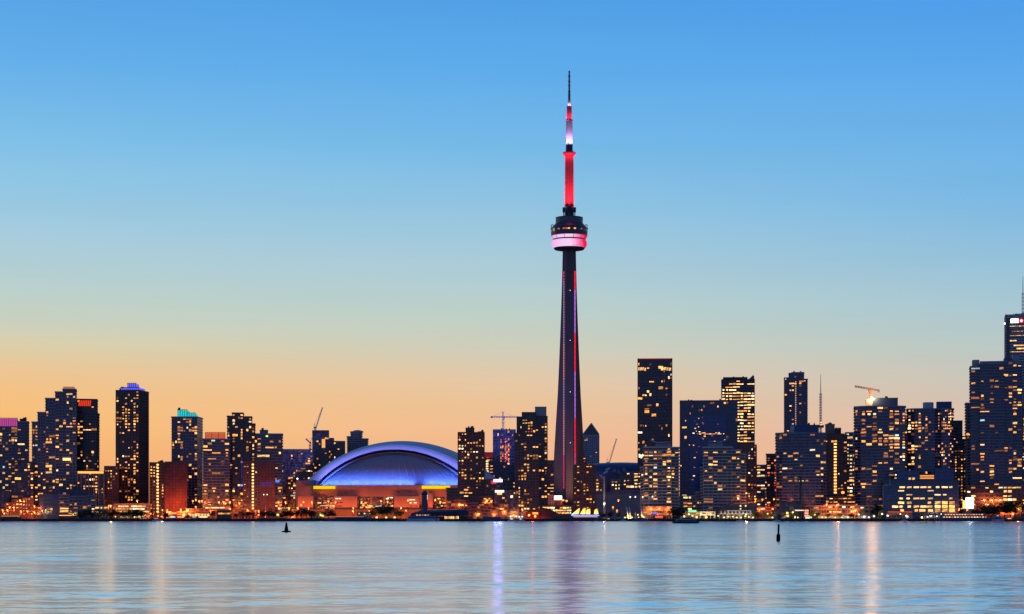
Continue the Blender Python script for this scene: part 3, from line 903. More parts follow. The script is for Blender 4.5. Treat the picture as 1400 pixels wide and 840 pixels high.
Bld('office_block', 'black grid fronted block standing west of the domed stadium', 384, 428, 616, 2250, 34, glass='black', frame='dark', sty='thin', lit=0.13, cap=60, pal='warm')

# --- behind the stadium
a = Bld('condo_tower', 'unfinished dark tower with a lit construction bay, west of the stadium roof', 427, 450, 590, 2500, 26, glass='black', frame='dark', sty='curtain', lit=0.05)
a.panel('construction_bay', 440, 444.5, 601, 613, glow('site light', (1.0, 0.42, 0.12), 1.1), 0.5)
Bld('condo_tower', 'lower dark tower beside the unfinished one, west of the stadium roof', 447, 472, 604, 2520, 26, glass='black', frame='dark', sty='curtain', lit=0.04, masses=[(447, 456.5, 600.5), (456.5, 472, 604.5, 0.05, 1)])
a = Bld('condo_tower', 'short tower with a small domed cap rising behind the stadium roof', 475, 503, 591, 2550, 26, glass='slate', frame='concrete', sty='slab', lit=0.02,
        masses=[(476.5, 481, 598, 0.1, 1), (481, 494.5, 591.5), (494.5, 502, 601, 0.05, 1)])
MB().lathe([(8, a.lz(591.3)), (8, a.lz(590.3)), (6, a.lz(589.2)), (3, a.lz(588.4)), (0.4, a.lz(588.1))], 16).obj('cap_dome', FR['grey'], a.root)
# --- between stadium and observation tower
a = Bld('apartment_tower', 'brown brick apartment tower standing at the east end of the stadium', 626.5, 662, 593, 1880, 26, glass='black', frame='brick', sty='grid', lit=0.12)
a.plant(636.5, 648.5, 586, 592.6, 'brick')
a.plant(653.5, 661, 591, 592.6, 'brick')
a = Bld('office_block', 'low block with a red lit top storey behind the brown brick tower', 660, 684, 620, 2350, 26, glass='slate', frame='grey', sty='ribbon', lit=0.10)
a.panel('lit_storey', 661, 683, 620.5, 626, glow('dark red storey', (0.40, 0.02, 0.03), 0.45), 0.6)
bulbs(a, 666, 630, 656, (1.0, 0.6, 0.25), 2.2, wd=1.4)
a = Bld('office_tower', 'square dark tower with columns of red lit windows under the hammerhead crane', 674, 705, 589, 2300, 30, glass='navy', frame='navyframe', sty='curtain', lit=0.06)
rn = random.Random(3)
for k in range(62):
    pane(rn.choice(('red', 'red', 'orange', 'dim')), a.root, (a.lx(rn.choice((685, 687.5, 691, 693, 695.5))), -15.2, a.lz(rn.uniform(601, 632))), 0, 1.1, 1.9)
a.plant(676, 702, 588.2, 588.8)
a = Bld('condo_tower', 'tall brown condo tower with a pale box at its top corner beside the observation tower', 707, 748, 566, 1900, 30, glass='black', frame='brown', sty='strip', lit=0.13,
        masses=[(707, 714, 572, 0.05, 1), (714, 732, 566, 0, 1), (732, 748, 571, 0.12, 1)])
a.box('roof_box', 731.4, 747, 557, 570.3, FR['concrete'], 0.14, 0.8)
Bld('condo_block', 'brown stepped block at the foot of the tall brown condo tower', 704, 736, 594, 1850, 24, glass='black', frame='brown', sty='strip', lit=0.14, masses=[(707, 736, 594)], cap=60)
Bld('condo_block', 'dark block with a column of lit rooms tucked against the observation tower', 738, 757, 631, 2150, 26, glass='black', frame='brown', sty='ribbon', lit=0.30, cap=50)
Bld('service_building', 'plain grey service building at the base of the observation tower', 741, 757, 678, 2050, 24, glass='slate', frame='concrete', sty='grid', lit=0.0)
a = Bld('pavilion', 'pavilion with a glowing white sign box at the foot of the observation tower', 752, 769, 684, 2060, 20, glass='black', frame='brick', sty='grid', lit=0.0)
MB().box(a.lx(752.5), a.lx(768.2), -11.5, -10.9, a.lz(683.8), a.lz(678.2)).obj('sign_box', whites, a.root)
a = Bld('parking_garage', 'bright open parking garage below the observation tower', 732, 783, 692, 1880, 26, glass='black', frame='tan', sty='ribbon', lit=0.0)
rn = random.Random(18)
for y in (694.6, 698.2, 701.6):
    u = 734
    while u < 780:
        wd = rn.uniform(3, 7)
        if rn.random() < 0.9: pane(rn.choice(('yellow', 'pale', 'amber', 'yellow')), a.root, ((a.lx(u) + a.lx(min(u + wd, 781))) / 2, -13.45, a.lz(y)), 0, a.lx(min(u + wd, 781)) - a.lx(u) - 0.5, 1.5)
        u += wd
a = Bld('apartment_tower', 'brown apartment tower standing in front of the observation tower shaft', 784, 814, 628, 1860, 26, glass='black', frame='brick', sty='grid', lit=0.16,
        masses=[(784, 792.5, 637, 0.1, 1), (792.5, 801, 626, 0.02, 1), (801, 814, 637, 0.06, 1)])
# gabled glass tower behind
a = Bld('office_tower', 'slim office tower with a pointed glass gable just east of the observation tower', 796, 819, 596, 2700, 26, glass='slate', frame='concrete', sty='grid', lit=0.05, cap=25)
xa, xm_, xb = a.lx(797), a.lx(808.5), a.lx(819); z0, z1 = a.lz(594.5), a.lz(579.5)
MB().loft([[(xa, -13, z0), (xb, -13, z0), (xm_ + 0.3, -13, z1), (xm_ - 0.3, -13, z1)], [(xa, 13, z0), (xb, 13, z0), (xm_ + 0.3, 13, z1), (xm_ - 0.3, 13, z1)]]).obj('gable', G['green'], a.root)
bb = MB()
for x0_, x1_ in ((xa, xm_), (xb, xm_)): bb.tube((x0_, -13.6, z0), (x1_, -13.6, z1), 0.9, n=4, m=0)
bb.obj('gable_frame', FR['pale'], a.root)

# --- arena, broadcasting and convention buildings
AR = 2300.0
ar_ = thing('arena', 'dark arena with a low domed roof and pale roof discs', 'arena', (PX(850, AR), AR, GZ))
def arz(y): return PZ(y, AR) - GZ
MB().lathe([(52, 0), (52, arz(647)), (50, arz(641)), (44, arz(636.5)), (30, arz(633.8)), (12, arz(632.8)), (0.5, arz(632.6))], 40).obj('wall', FR['navyframe'], ar_, True)
for px, y, r_ in ((838, 646.5, 4.0), (845, 648, 5.0), (851, 645, 4)):
    c = Vector((PX(px, AR) - PX(850, AR), -49, arz(y)))
    MB().tube(c, c + Vector((1.2, -1.5, 1.2)), r_, r_ * 0.9, 16).obj('roof_disc', plain('disc blue grey', (0.16, 0.17, 0.24), 0.5), ar_)
a = Bld('office_block', 'stepped brown building with lit upper storeys beside the arena dome', 848, 881, 646, 2150, 30, glass='black', frame='tan', sty='ribbon', lit=0.55, pal='gold', cap=50,
        masses=[(848, 856, 652, 0.1, 1), (856, 872, 646.5, 0.05, 1), (872, 881, 646, 0, 1)])
a = Bld('office_block', 'small block with a pink lit concrete frame in front of the arena dome', 835, 849, 657, 2080, 22, glass='black', frame='tan', sty='ribbon', lit=0.6, pal='gold', cap=20)
for u in (836, 847.5): a.panel('frame_leg', u - 0.7, u + 0.7, 658, 674, FR['tan'], 0.6, 1.4)
a.panel('frame_beam', 835.3, 848.3, 657, 659.4, FR['tan'], 0.6, 1.5)
Bld('office_block', 'unfinished orange lit frame building behind the tilted panel mast', 814, 824, 655, 2100, 20, glass='black', frame='tan', sty='ribbon', lit=0.6, pal='gold', cap=20)
Bld('warehouse', 'long blank grey warehouse wall behind the waterfront park', 812, 882, 672, 1990, 30, glass='slate', frame='grey', sty='grid', lit=0.0, masses=[(812, 838, 674), (838, 882, 671.5, 0.04, 1)])
ws = [o for o in bpy.data.objects if o.name.startswith('warehouse')][0]
MB().box(-28, 28, -15.9, -15.4, 0.1, 26).obj('blank_wall', FR['concrete'], ws)

# --- centre east
a = Bld('office_tower', 'tall plain dark slab tower with a band of lit rooms below its roof', 871.5, 919, 493, 2150, 34, glass='black', frame='dark', sty='curtain', lit=0.065, pal='warm', col_bias=0.3,
        zones=lambda z, t: 0.2 if z > 178 else 1.0)
for u0, u1 in ((872.5, 883.5), (903.5, 917.5)):
    for k in range(4): pane('yellow', a.root, (a.lx(u0 + (k + 0.5) * (u1 - u0) / 4), -17.2, a.lz(506.8 - rn.random())), 0, (a.lx(u1) - a.lx(u0)) / 4 - 0.4, 3.4)
a.panel('red_rim', 873.5, 917, 492, 492.7, glow('red rim', (0.8, 0.05, 0.05), 0.7), 0.3)
for k in range(3): pane('pale', a.root, (a.lx(874.5 + k * 2.4), -17.2, a.lz(624 + k % 2)), 0, 1.6, 4)
a = Bld('office_tower', 'broad blue glass office tower with a paler inset panel', 929, 1008, 550, 2080, 36, glass='navy', frame='navyframe', sty='curtain', lit=0.04, pal='sparse', col_bias=0.4)
bx = MB(); poly = rect(a.lx(943), a.lx(992.5), -18.9, -18.2)
facade(bx, poly, 0, a.lz(569), 'curtain', 0.4); bx.obj('glass_inset', [G['blue'], FR['navyframe']], a.root)
rn = random.Random(44)
for k in range(46):
    pane(rn.choice(('dim', 'dim', 'amber', 'pale')), a.root, (a.lx(rn.uniform(945, 991)), -19.02, a.lz(rn.uniform(571, 660))), 0, rn.uniform(0.8, 2.2), 0.9)
for k in range(11): pane('amber', a.root, (a.lx(957 + k * 2.7 + rn.random()), -19.02, a.lz(rn.choice((593.2, 594.6, 596)))), 0, 2.2, 0.9)
a.plant(930, 1006, 549, 549.6, 'navyframe')
a = Bld('office_tower', 'gold lit office tower with a sharp corner fin behind the blue glass tower', 986, 1031.5, 521, 2350, 34, glass='black', frame='dark', sty='ribbon', lit=0.6, pal='gold', cap=100, runs=(1, 1, 2), col_bias=0.25,
        zones=lambda z, t: (1.0 if z < 168 else 0.1) * (0.2 if 60 < z < 92 else 1) * (1.25 if z > 92 else 0.5))
a.plant(989, 1022, 517, 520.4)
fx0, fx1 = a.lx(1022.5), a.lx(1031)
MB().loft([[(fx0, -17.5, a.lz(521)), (fx1, -17.5, a.lz(521)), (fx1, 10, a.lz(521)), (fx0, 10, a.lz(521))], [(fx1 - 1.4, -17.5, a.lz(514.5)), (fx1, -17.5, a.lz(516)), (fx1, 10, a.lz(516)), (fx1 - 1.4, 10, a.lz(514.5))]]).obj('corner_fin', FR['navyframe'], a.root)
def twin(label, x0, x1, xm0, xm1, ytop, caps_, D=1800, west=True):
    a = Bld('condo_tower', label, x0, x1, ytop, D, 30, glass='green', frame='pale', sty='slab', lit=0.17, cap=90,
            masses=[(xm0, xm1, ytop, 0, 0.7)] + [(u0, u1, y, v, 1) for u0, u1, y, v in caps_])
    return a
a = twin('west twin of two pale banded condos with slanted roof slabs', 876, 928, 880, 917, 613, [(876, 880, 640, 0.15), (917, 927.5, 613, 0.2)])
MB().loft([[(a.lx(889), -12, a.lz(603.2)), (a.lx(889), 8, a.lz(603.2)), (a.lx(889), 8, a.lz(602.4)), (a.lx(889), -12, a.lz(602.4))], [(a.lx(899), -12, a.lz(606.6)), (a.lx(899), 8, a.lz(606.6)), (a.lx(899), 8, a.lz(605.2)), (a.lx(899), -12, a.lz(605.2))], [(a.lx(916), -12, a.lz(605.6)), (a.lx(916), 8, a.lz(605.6)), (a.lx(916), 8, a.lz(604.6)), (a.lx(916), -12, a.lz(604.6))]]).obj('roof_slab', FR['pale'], a.root)
a.box('roof_house', 896, 917, 606.8, 611.2, FR['concrete'], 0.15, 0.7)
a = twin('east twin of two pale banded condos with slanted roof slabs', 958, 1019, 961, 1000, 613, [(957.5, 961, 640, 0.15), (1000, 1012, 617, 0.15), (1012, 1019, 622, 0.3)])
MB().loft([[(a.lx(993.5), -12, a.lz(602.2)), (a.lx(993.5), 8, a.lz(602.2)), (a.lx(993.5), 8, a.lz(601.4)), (a.lx(993.5), -12, a.lz(601.4))], [(a.lx(984), -12, a.lz(606)), (a.lx(984), 8, a.lz(606)), (a.lx(984), 8, a.lz(604.8)), (a.lx(984), -12, a.lz(604.8))], [(a.lx(968), -12, a.lz(605)), (a.lx(968), 8, a.lz(605)), (a.lx(968), 8, a.lz(604)), (a.lx(968), -12, a.lz(604))]][::-1]).obj('roof_slab', FR['pale'], a.root)
a.box('roof_house', 968, 988, 606.4, 611.2, FR['concrete'], 0.15, 0.7)
Bld('condo_block', 'low terraced link block between the two balconied twin towers', 917, 962, 675, 1822, 24, glass='green', frame='pale', sty='slab', lit=0.2, cap=40, masses=[(917, 928, 672, 0.1, 1), (928, 952, 679, 0.2, 1), (952, 962, 674, 0.1, 1)])
Bld('condo_block', 'brown lit block standing behind the east balconied twin', 1010, 1034, 610, 1900, 24, glass='black', frame='brown', sty='grid', lit=0.16, cap=50)
Bld('office_block', 'slim grey office block showing rows of pale windows beside the curved condo', 1034, 1051, 637, 2250, 26, glass='slate', frame='grey', sty='ribbon', lit=0.16, pal='office', cap=40)
Bld('office_block', 'narrow dark block with stacked red orange balconies behind the curved condo', 1048, 1063, 622, 2200, 24, glass='navy', frame='dark', sty='slab', lit=0.42, pal='red', cap=40)
a = Bld('condo_tower', 'slender pale edged tower rising behind the curved condo with the hoist mast', 1072, 1104, 517, 2450, 30, glass='navy', frame='grey', sty='thin', lit=0.04,
        masses=[(1072, 1078.5, 518, 0.1, 1), (1078.5, 1099, 512, 0, 1), (1099, 1104, 520, 0.15, 1)], cap=40, base=None)
bulbs(a, 1087.5, 522, 590, (1.0, 0.6, 0.35), 0.8, wd=0.6)
a.plant(1082, 1099, 510, 511.4, 'grey')
a = Bld('condo_tower', 'curved navy condo tower with rows of grey balcony bands and a broad roof house', 1061, 1129, 594, 1830, 30, glass='navy', frame='grey', sty='slab', lit=0.10, bowed=9, cap=80,
        masses=[(1064, 1128, 594, 0.1, 1)])
a.plant(1086, 1119, 582.5, 593.4, 'navyframe', 0.15, 0.8)
a.plant(1082.5, 1087, 584, 593.4, 'pale', 0.1, 0.5)
Bld('condo_block', 'narrow balcony stack at the west shoulder of the curved navy condo', 1061, 1072, 599, 1850, 24, glass='navy', frame='pale', sty='slab', lit=0.12, cap=30)
a = Bld('hotel_tower', 'brown hotel tower with a glowing vertical strip of stair lights', 1124, 1158, 595, 1900, 28, glass='black', frame='brown', sty='strip', lit=0.04, cap=40,
        masses=[(1124, 1131, 594, 0.1, 1), (1131, 1153, 595, 0, 1), (1153, 1158, 596, 0.1, 1)])
a.plant(1128, 1141, 581, 594, 'tan'); a.plant(1141, 1150, 587, 594, 'brown')
bulbs(a, 1141.5, 606, 676, (1.0, 0.33, 0.08), 4.0, wd=1.3)
a = Bld('retail_podium', 'orange red lit podium below the brown hotel tower', 1126, 1171, 680, 1850, 26, glass='black', frame='brick', sty='ribbon', lit=0.75, pal='warm', cap=60)
a = Bld('office_tower', 'narrow dark office tower with full lit storeys beside the brown hotel tower', 1155, 1171, 593, 1990, 26, glass='black', frame='concrete', sty='ribbon', lit=0.22, pal='gold', cap=50,
        zones=lambda z, t: 1.4 if z < 55 else 0.6)
a = Bld('condo_tower', 'tall curved navy condo tower with grey balcony bands under the lit crane', 1168, 1237, 557, 1840, 32, glass='navy', frame='grey', sty='slab', lit=0.13, bowed=10, cap=100,
        masses=[(1172, 1236, 558, 0.1, 1)])
a.plant(1195, 1227, 546, 557.4, 'navyframe', 0.1, 0.8)
a.plant(1186, 1194.5, 548, 557.4, 'concrete', 0.1, 0.5)
Bld('condo_block', 'narrow pale balcony stack at the west shoulder of the crane topped condo', 1169, 1177, 567, 1865, 24, glass='navy', frame='pale', sty='slab', lit=0.10, cap=30)
a = Bld('condo_tower', 'dark tower with a red lit top between two balconied condos', 1229, 1246, 576, 2100, 26, glass='navy', frame='brown', sty='slab', lit=0.12, cap=40)
lantern(a, 'emissive_crown', 1230, 1242, 570, 575.2, orac, 0.05, 0.8, 3)
a = Bld('condo_tower', 'curved condo tower with a round tank house and lit corner room on its roof', 1240, 1303, 560, 1850, 30, glass='navy', frame='grey', sty='slab', lit=0.15, bowed=6, cap=90,
        masses=[(1242, 1282, 561, 0.1, 1), (1282, 1302, 561, 0.2, 1)])
MB().lathe([(7.2 * 0.73, a.lz(560.4)), (7.2 * 0.73, a.lz(551)), (5, a.lz(550.6))], 20).obj('tank_house', FR['pale'], a.root).location = (a.lx(1269.5), -2, 0)
a.box('roof_house', 1280.5, 1300.5, 550, 560.2, FR['navyframe'], 0.3, 0.85)
a.panel('corner_room', 1245, 1252.5, 562, 569, WIN['pale'], -1.5, 0.5)
Bld('office_block', 'dark stepped block with a lit band behind the tank topped condo', 1300, 1320, 577, 2150, 26, glass='black', frame='dark', sty='ribbon', lit=0.14, pal='gold', cap=30, masses=[(1302, 1315.5, 577), (1315.5, 1319.5, 598, 0.1, 1)])
Bld('hotel_tower', 'slim pinkish brown tower with small lit windows behind the glass headquarters', 1303.5, 1321, 616, 1950, 26, glass='black', frame='brown', sty='grid', lit=0.2, cap=50)
# glass headquarters
a = Bld('office_building', 'low blue glass office building with many brightly lit floors at the water edge', 1207, 1310, 658, 1790, 36, glass='blue', frame='teal', sty='ribbon', lit=0.0, cat='office')
bx = MB()
for u0, u1, y, v0 in ((1227, 1257, 644, 0.05), (1257.3, 1278, 653, 0.15), (1278.3, 1304, 642, 0.05)):
    facade(bx, rect(a.lx(u0), a.lx(u1), -18 + v0 * 36, 12), a.lz(657), a.lz(y), 'curtain', 0.4)
bx.obj('upper_storey', [G['blue'], FR['teal']], a.root)
rn = random.Random(77)
rows_ = [(666.8, 1.5, 1.0, 'yellow'), (671.6, 1.0, 0.6, 'yellow'), (677, 1.1, 0.7, 'yellow'), (682, 1.5, 0.85, 'yellow'), (687.8, 2.0, 0.7, 'yellow'), (693, 2.0, 0.9, 'yellow'), (698.2, 2.2, 0.9, 'amber')]
for ri, (y, hh, pr, kd) in enumerate(rows_):
    for k in range(9):
        u0 = 1220 + k * 9.6; u1 = u0 + 8
        if ri < 2 and k == 0: continue
        big = k >= 6 and y > 685
        if big or rn.random() < pr:
            pane('amber' if big and k > 6 else kd, a.root, ((a.lx(u0) + a.lx(u1)) / 2 if not (not big and rn.random() < 0.3) else a.lx(u0 + 2.5), -18.35, a.lz(y)), 0, (a.lx(u1) - a.lx(u0)) * (0.92 if big else rn.choice((1, 0.9, 0.8, 0.55))), hh * (1.4 if big else 1))
for u, y in ((1244, 655.5), (1249, 655.5)): pane('yellow', a.root, (a.lx(u), -16.5, a.lz(y)), 0, 2.4, 2.4)
for y in (651.3, 654.4): a.panel('lit_louvre', 1258, 1277, y - 0.9, y + 0.9, glow('louvre', (1.0, 0.33, 0.06), 1.2), -4.9, 0.3)
a.panel('red_fascia', 1214, 1247, 699.4, 701.2, glow('red fascia', (0.8, 0.06, 0.02), 0.8), 1.0, 0.4)
bb = MB()
for p0, p1 in (((1207.5, 665), (1219, 663)), ((1207.5, 665), (1207.5, 704)), ((1216.8, 647), (1229, 643.6)), ((1216.8, 647), (1216.8, 664))):
    bb.tube((a.lx(p0[0]), -19.5, a.lz(p0[1])), (a.lx(p1[0]), -19.5, a.lz(p1[1])), 0.35, n=5)
bb.obj('steel_frame', FR['concrete'], a.root)
# --- east end
a = Bld('condo_tower', 'tallest navy condo tower at the east end', 1326, 1397, 493, 1830, 34, glass='navy', frame='grey', sty='slab', lit=0.16, cap=100,
        masses=[(1328, 1340, 503, 0.12, 1), (1340, 1372, 500, 0, 1), (1372, 1384, 497, 0.06, 1), (1384, 1396.5, 500, 0.14, 1)])
a.box('roof_house', 1330, 1339.5, 493, 502.2, FR['concrete'], 0.15, 0.7)
a.box('roof_wall', 1340.2, 1371, 495.3, 499.2, FR['grey'], 0.1, 0.4)
a.box('roof_house', 1372.5, 1383.5, 491.5, 496.2, FR['navyframe'], 0.1, 0.7)
a.box('roof_house', 1384.5, 1393.5, 487, 499.2, FR['concrete'], 0.16, 0.7)
Bld('condo_block', 'narrow pale balcony stack at the west flank of the tallest navy condo', 1320, 1331, 553, 1870, 24, glass='navy', frame='pale', sty='slab', lit=0.10, cap=30)
a = Bld('parking_garage', 'brown four-level podium with lit parking decks below the tallest navy condo', 1320, 1402, 665, 1800, 28, glass='black', frame='brown', sty='ribbon', lit=0.42, pal='gold', cap=70)
a = Bld('office_tower', 'pale banded bank tower at the eastern edge with a white and red roof sign', 1373, 1425, 436, 2600, 44, glass='black', frame='pale', sty='ribbon', lit=0.0, masses=[(1375, 1425, 433)])
for y, u0, u1 in ((447.5, 1381, 1420), (461.5, 1381, 1420), (483.5, 1381, 1420), (474, 1386, 1404), (454.5, 1384, 1399), (468, 1381, 1392), (478.5, 1390, 1410)):
    for k in range(int((u1 - u0) / 3)): pane(rn.choice(('amber', 'yellow')), a.root, (a.lx(u0 + 1.5 + k * 3), -22.25, a.lz(y)), 0, 2.7, 1.9)
a.panel('dark_column', 1377, 1380.6, 436.5, 492, G['black'], 0.45, 0.3)
a.panel('white_sign', 1382, 1392.5, 438, 443.6, whites, 0.5, 0.4)
MB().tube((a.lx(1396.5), -22.6, a.lz(441)), (a.lx(1396.5), -23.2, a.lz(441)), 2.9, n=20).obj('red_roundel', glow('red roundel', (1.0, 0.05, 0.07), 1.6), a.root)
MB().tube((a.lx(1396.5), -23.21, a.lz(441)), (a.lx(1396.5), -23.4, a.lz(441)), 1.3, n=16).obj('roundel_mark', whites, a.root)
MB().ball((a.lx(1374.6), -20, a.lz(444)), 1.5).obj('corner_lamp', whites, a.root)
a.plant(1388, 1420, 430.6, 432.4)
bb = MB(); bb.lattice((a.lx(1399.5), 0, a.lz(430)), (a.lx(1399.5), 0, a.lz(400)), 2.0, 5, 0.28); bb.tube((a.lx(1399.5), 0, a.lz(400)), (a.lx(1399.5), 0, a.lz(378)), 0.5, 0.25)
bb.obj('roof_antenna', FR['concrete'], a.root)
bb = MB()
for u in (1376, 1386, 1390): bb.tube((a.lx(u), -15, a.lz(433)), (a.lx(u), -15, a.lz(430)), 0.3, n=5)
bb.obj('roof_mast', FR['dark'], a.root)
Bld('condo_tower', 'tan edged tower cut off by the eastern end of the view', 1396.5, 1440, 560, 1900, 26, glass='black', frame='tan', sty='slab', lit=0.2, cap=20)

# ================================================================ LOW BUILDINGS ALONG THE WATERFRONT
def low(name, label, px0, px1, ytop, D, d=16, **k):
    k.setdefault('zmin', 0.5); k.setdefault('cap', 40); k.setdefault('parapet', 0.5)
    return Bld(name, label, px0, px1, ytop, D, d, **k)
low('warehouse', 'dark windowless shed at the western edge of the quay', -20, 14, 672, 1800, 22, glass='navy', frame='dark', sty='curtain', lit=0.0, cat='shed')
low('townhouse_row', 'orange lit brick terrace at the western end of the quay', 0, 56, 690, 1775, 14, glass='black', frame='brick', sty='grid', lit=0.25, masses=[(0, 8, 696), (8, 17, 688, 0.1, 1), (17, 31, 684, 0.05, 1), (31, 46, 681, 0.2, 1), (46, 56, 693, 0.1, 1)])
low('office_block', 'dark blue glass block on a brick base beside the western terrace', 54, 84, 676.5, 1770, 22, glass='blue', frame='dark', sty='curtain', lit=0.015)
low('condo_block', 'low navy block with open balconies in front of the stepped tower', 82, 131, 678, 1768, 22, glass='navy', frame='grey', sty='slab', lit=0.10, masses=[(82, 94, 677), (94, 120, 679, 0.06, 1), (120, 131, 678, 0, 1)])
low('office_block', 'dark blue setback block above the low balconied block', 92, 121, 670, 1800, 18, glass='navy', frame='dark', sty='curtain', lit=0.0)
a = low('restaurant', 'low quay restaurant with a strip of orange lights, west', 80, 108, 703, 1738, 10, glass='black', frame='brown', sty='ribbon', lit=0.4)
a.panel('light_strip', 81, 103, 704.4, 705.4, cornice, 1.0)
a.panel('lit_sign', 101.5, 106.5, 701, 705.6, glow('cream sign', (1.0, 0.75, 0.3), 1.5), 1.2)
low('shop', 'yellow lit pavilion behind the quay trees', 130, 148, 692, 1770, 12, glass='black', frame='tan', sty='ribbon', lit=0.7, pal='gold')
a = low('market_hall', 'long orange lit arcade of shops along the quay', 228, 318, 696, 1775, 16, glass='black', frame='brick', sty='ribbon', lit=0.5, masses=[(228, 255, 700), (255, 318, 696, 0.1, 1)])
for k in range(9): a.panel('arcade_light', 250 + k * 4.2, 253 + k * 4.2, 702.6, 706, WIN[('yellow', 'amber')[k % 2]], 0.9)
for u0, u1, kd in ((232, 240, 'cool'), (263, 268, 'cool'), (272, 284, 'pale'), (243, 252, 'orange')): a.panel('shop_sign', u0, u1, 706.3, 707.8, WIN[kd], 1.2)
a = low('parking_garage', 'lit upper parking deck behind the orange arcade', 281, 308, 691.5, 1800, 12, glass='black', frame='tan', sty='ribbon', lit=0.0)
for k in range(6): pane('yellow', a.root, (a.lx(284 + k * 4), -6.4, a.lz(694.5)), 0, 4.2, 1.1)
a = low('kiosk', 'round waterfront cafe with a band of orange windows', 297, 315, 698, 1730, 10, glass='black', frame='tan', sty='ribbon', lit=0.0)
for k in range(5): pane('orange', a.root, (a.lx(300 + k * 3.1), -5.4, a.lz(702.4)), 0, 1.9, 1.2)
low('service_tower', 'dark ventilation tower behind the round cafe', 307.5, 314.5, 688, 1760, 8, glass='black', frame='dark', sty='curtain', lit=0.0, cat='tower')
low('shop', 'red brick low shop at the foot of the slab block with the corner stair lights', 318, 352, 697, 1775, 14, glass='black', frame='brick', sty='grid', lit=0.3)
low('kiosk', 'small orange brick kiosk by the dark boat', 489, 508, 700.5, 1735, 10, glass='black', frame='tan', sty='grid', lit=0.3, pal='warm')
low('kiosk', 'low orange roofed kiosk among the trees before the stadium', 424, 440, 700, 1740, 10, glass='black', frame='brick', sty='grid', lit=0.35)
low('condo_block', 'dark low apartment block with balconies under the brown brick tower', 611, 646, 668, 1800, 22, glass='black', frame='brick', sty='slab', lit=0.10, masses=[(611, 646, 668)])
low('condo_block', 'dark stepped block joining the low apartments and the beige block', 643, 672, 680, 1790, 20, glass='black', frame='brown', sty='slab', lit=0.16)
low('hotel_block', 'beige low hotel block with a red flag sign behind the black glass block', 661, 694, 656, 1950, 20, glass='slate', frame='tan', sty='grid', lit=0.04).panel('red_sign', 671.5, 678.5, 657.5, 662, glow('red sign', (1.0, 0.05, 0.10), 0.9), 0.7)
BS = thing('billboard', 'bright blue white rooftop billboard west of the tall brown condo', 'sign', (PX(681, 1930), 1930, GZ))
bz = lambda y: PZ(y, 1930) - GZ
MB().box(-4.6, 4.4, -0.4, 0.4, bz(659.2), bz(655.6)).obj('panel', glow('billboard glow', (0.50, 0.48, 1.0), 5.0), BS)
bb = MB()
for x in (-3.5, 0, 3.5): bb.tube((x, 0.2, 0), (x, 0.2, bz(659.3)), 0.25)
bb.obj('support', FR['dark'], BS)
lamp_light('billboard_light', 'AREA', (0, -1.2, bz(657)), (0.28, 0.26, 1.0), 6500, BS, shape='RECTANGLE', size_y=3.0, aim=(0, -30, bz(657) - 2)).data.size = 8.5
low('condo_block', 'low building with a yellow lit portal below the brown condo', 689, 708, 659, 1860, 16, glass='black', frame='brown', sty='ribbon', lit=0.10)
a = low('office_block', 'black glass block with a white strip sign near the billboard', 676, 709, 670.5, 1800, 18, glass='navy', frame='dark', sty='curtain', lit=0.10, runs=(1, 2), masses=[(676, 690, 672.5), (690, 709, 671, 0.08, 1)])
a.panel('white_sign', 677, 689, 670.8, 673.4, whites, 0.6)
low('townhouse_row', 'brown gabled townhouses behind the moored dark boats', 634, 694, 689, 1770, 14, glass='black', frame='brick', sty='slab', lit=0.16, masses=[(634, 643, 694), (643, 652, 688, 0.05, 1), (652, 662, 692, 0.1, 1), (662, 672, 689, 0.04, 1), (672, 683, 694, 0.1, 1), (683, 694, 690, 0.02, 1)])
# dark roofed terminal with yellow arches
TM = 1745.0
tm = thing('ferry_terminal', 'dark roofed ferry terminal with a row of yellow lit bays', 'building', (PX(601, TM), TM, GZ))
tmz = lambda y: PZ(y, TM) - GZ
tmx = lambda x: PX(x, TM) - PX(601, TM)
MB().loft([[(tmx(561), -8, tmz(707)), (tmx(641), -8, tmz(705)), (tmx(641), 12, tmz(705)), (tmx(561), 12, tmz(707))], [(tmx(563), -8.5, tmz(702)), (tmx(640), -8.5, tmz(697.5)), (tmx(640), 12, tmz(697.5)), (tmx(563), 12, tmz(702))], [(tmx(575), -2, tmz(698)), (tmx(630), -2, tmz(696.5)), (tmx(630), 6, tmz(696.5)), (tmx(575), 6, tmz(698))]]).obj('roof', plain('dark slate roof', (0.022, 0.036, 0.062), 0.5), tm)
MB().box(tmx(562), tmx(640), -7, 11, 0, tmz(706.5)).obj('wall', FR['dark'], tm)
for k in range(9): pane('yellow' if k % 3 else 'amber', tm, (tmx(609 + k * 2.2), -7.1, tmz(708)), 0, 0.9, 2.4)
MB().box(tmx(606), tmx(628), -7.4, -7.02, tmz(705.4), tmz(704.2)).obj('fascia', glow('orange fascia', (1.0, 0.22, 0.03), 0.9), tm)
# concrete silo tower
sl = thing('silo_tower', 'dark round concrete silo with a domed cap in front of the stadium', 'silo', (PX(580.5, 1760), 1760, GZ))
slz = lambda y: PZ(y, 1760) - GZ
MB().lathe([(2.6, 0), (2.5, slz(677))], 20).obj('wall', plain('silo concrete', (0.085, 0.085, 0.105), 0.8), sl)
MB().lathe([(2.8, slz(676.9)), (2.8, slz(674)), (2.3, slz(672.4)), (1.2, slz(671.4)), (0.1, slz(671.1))], 20).obj('dome_cap', plain('silo cap', (0.04, 0.045, 0.07), 0.6), sl, True)
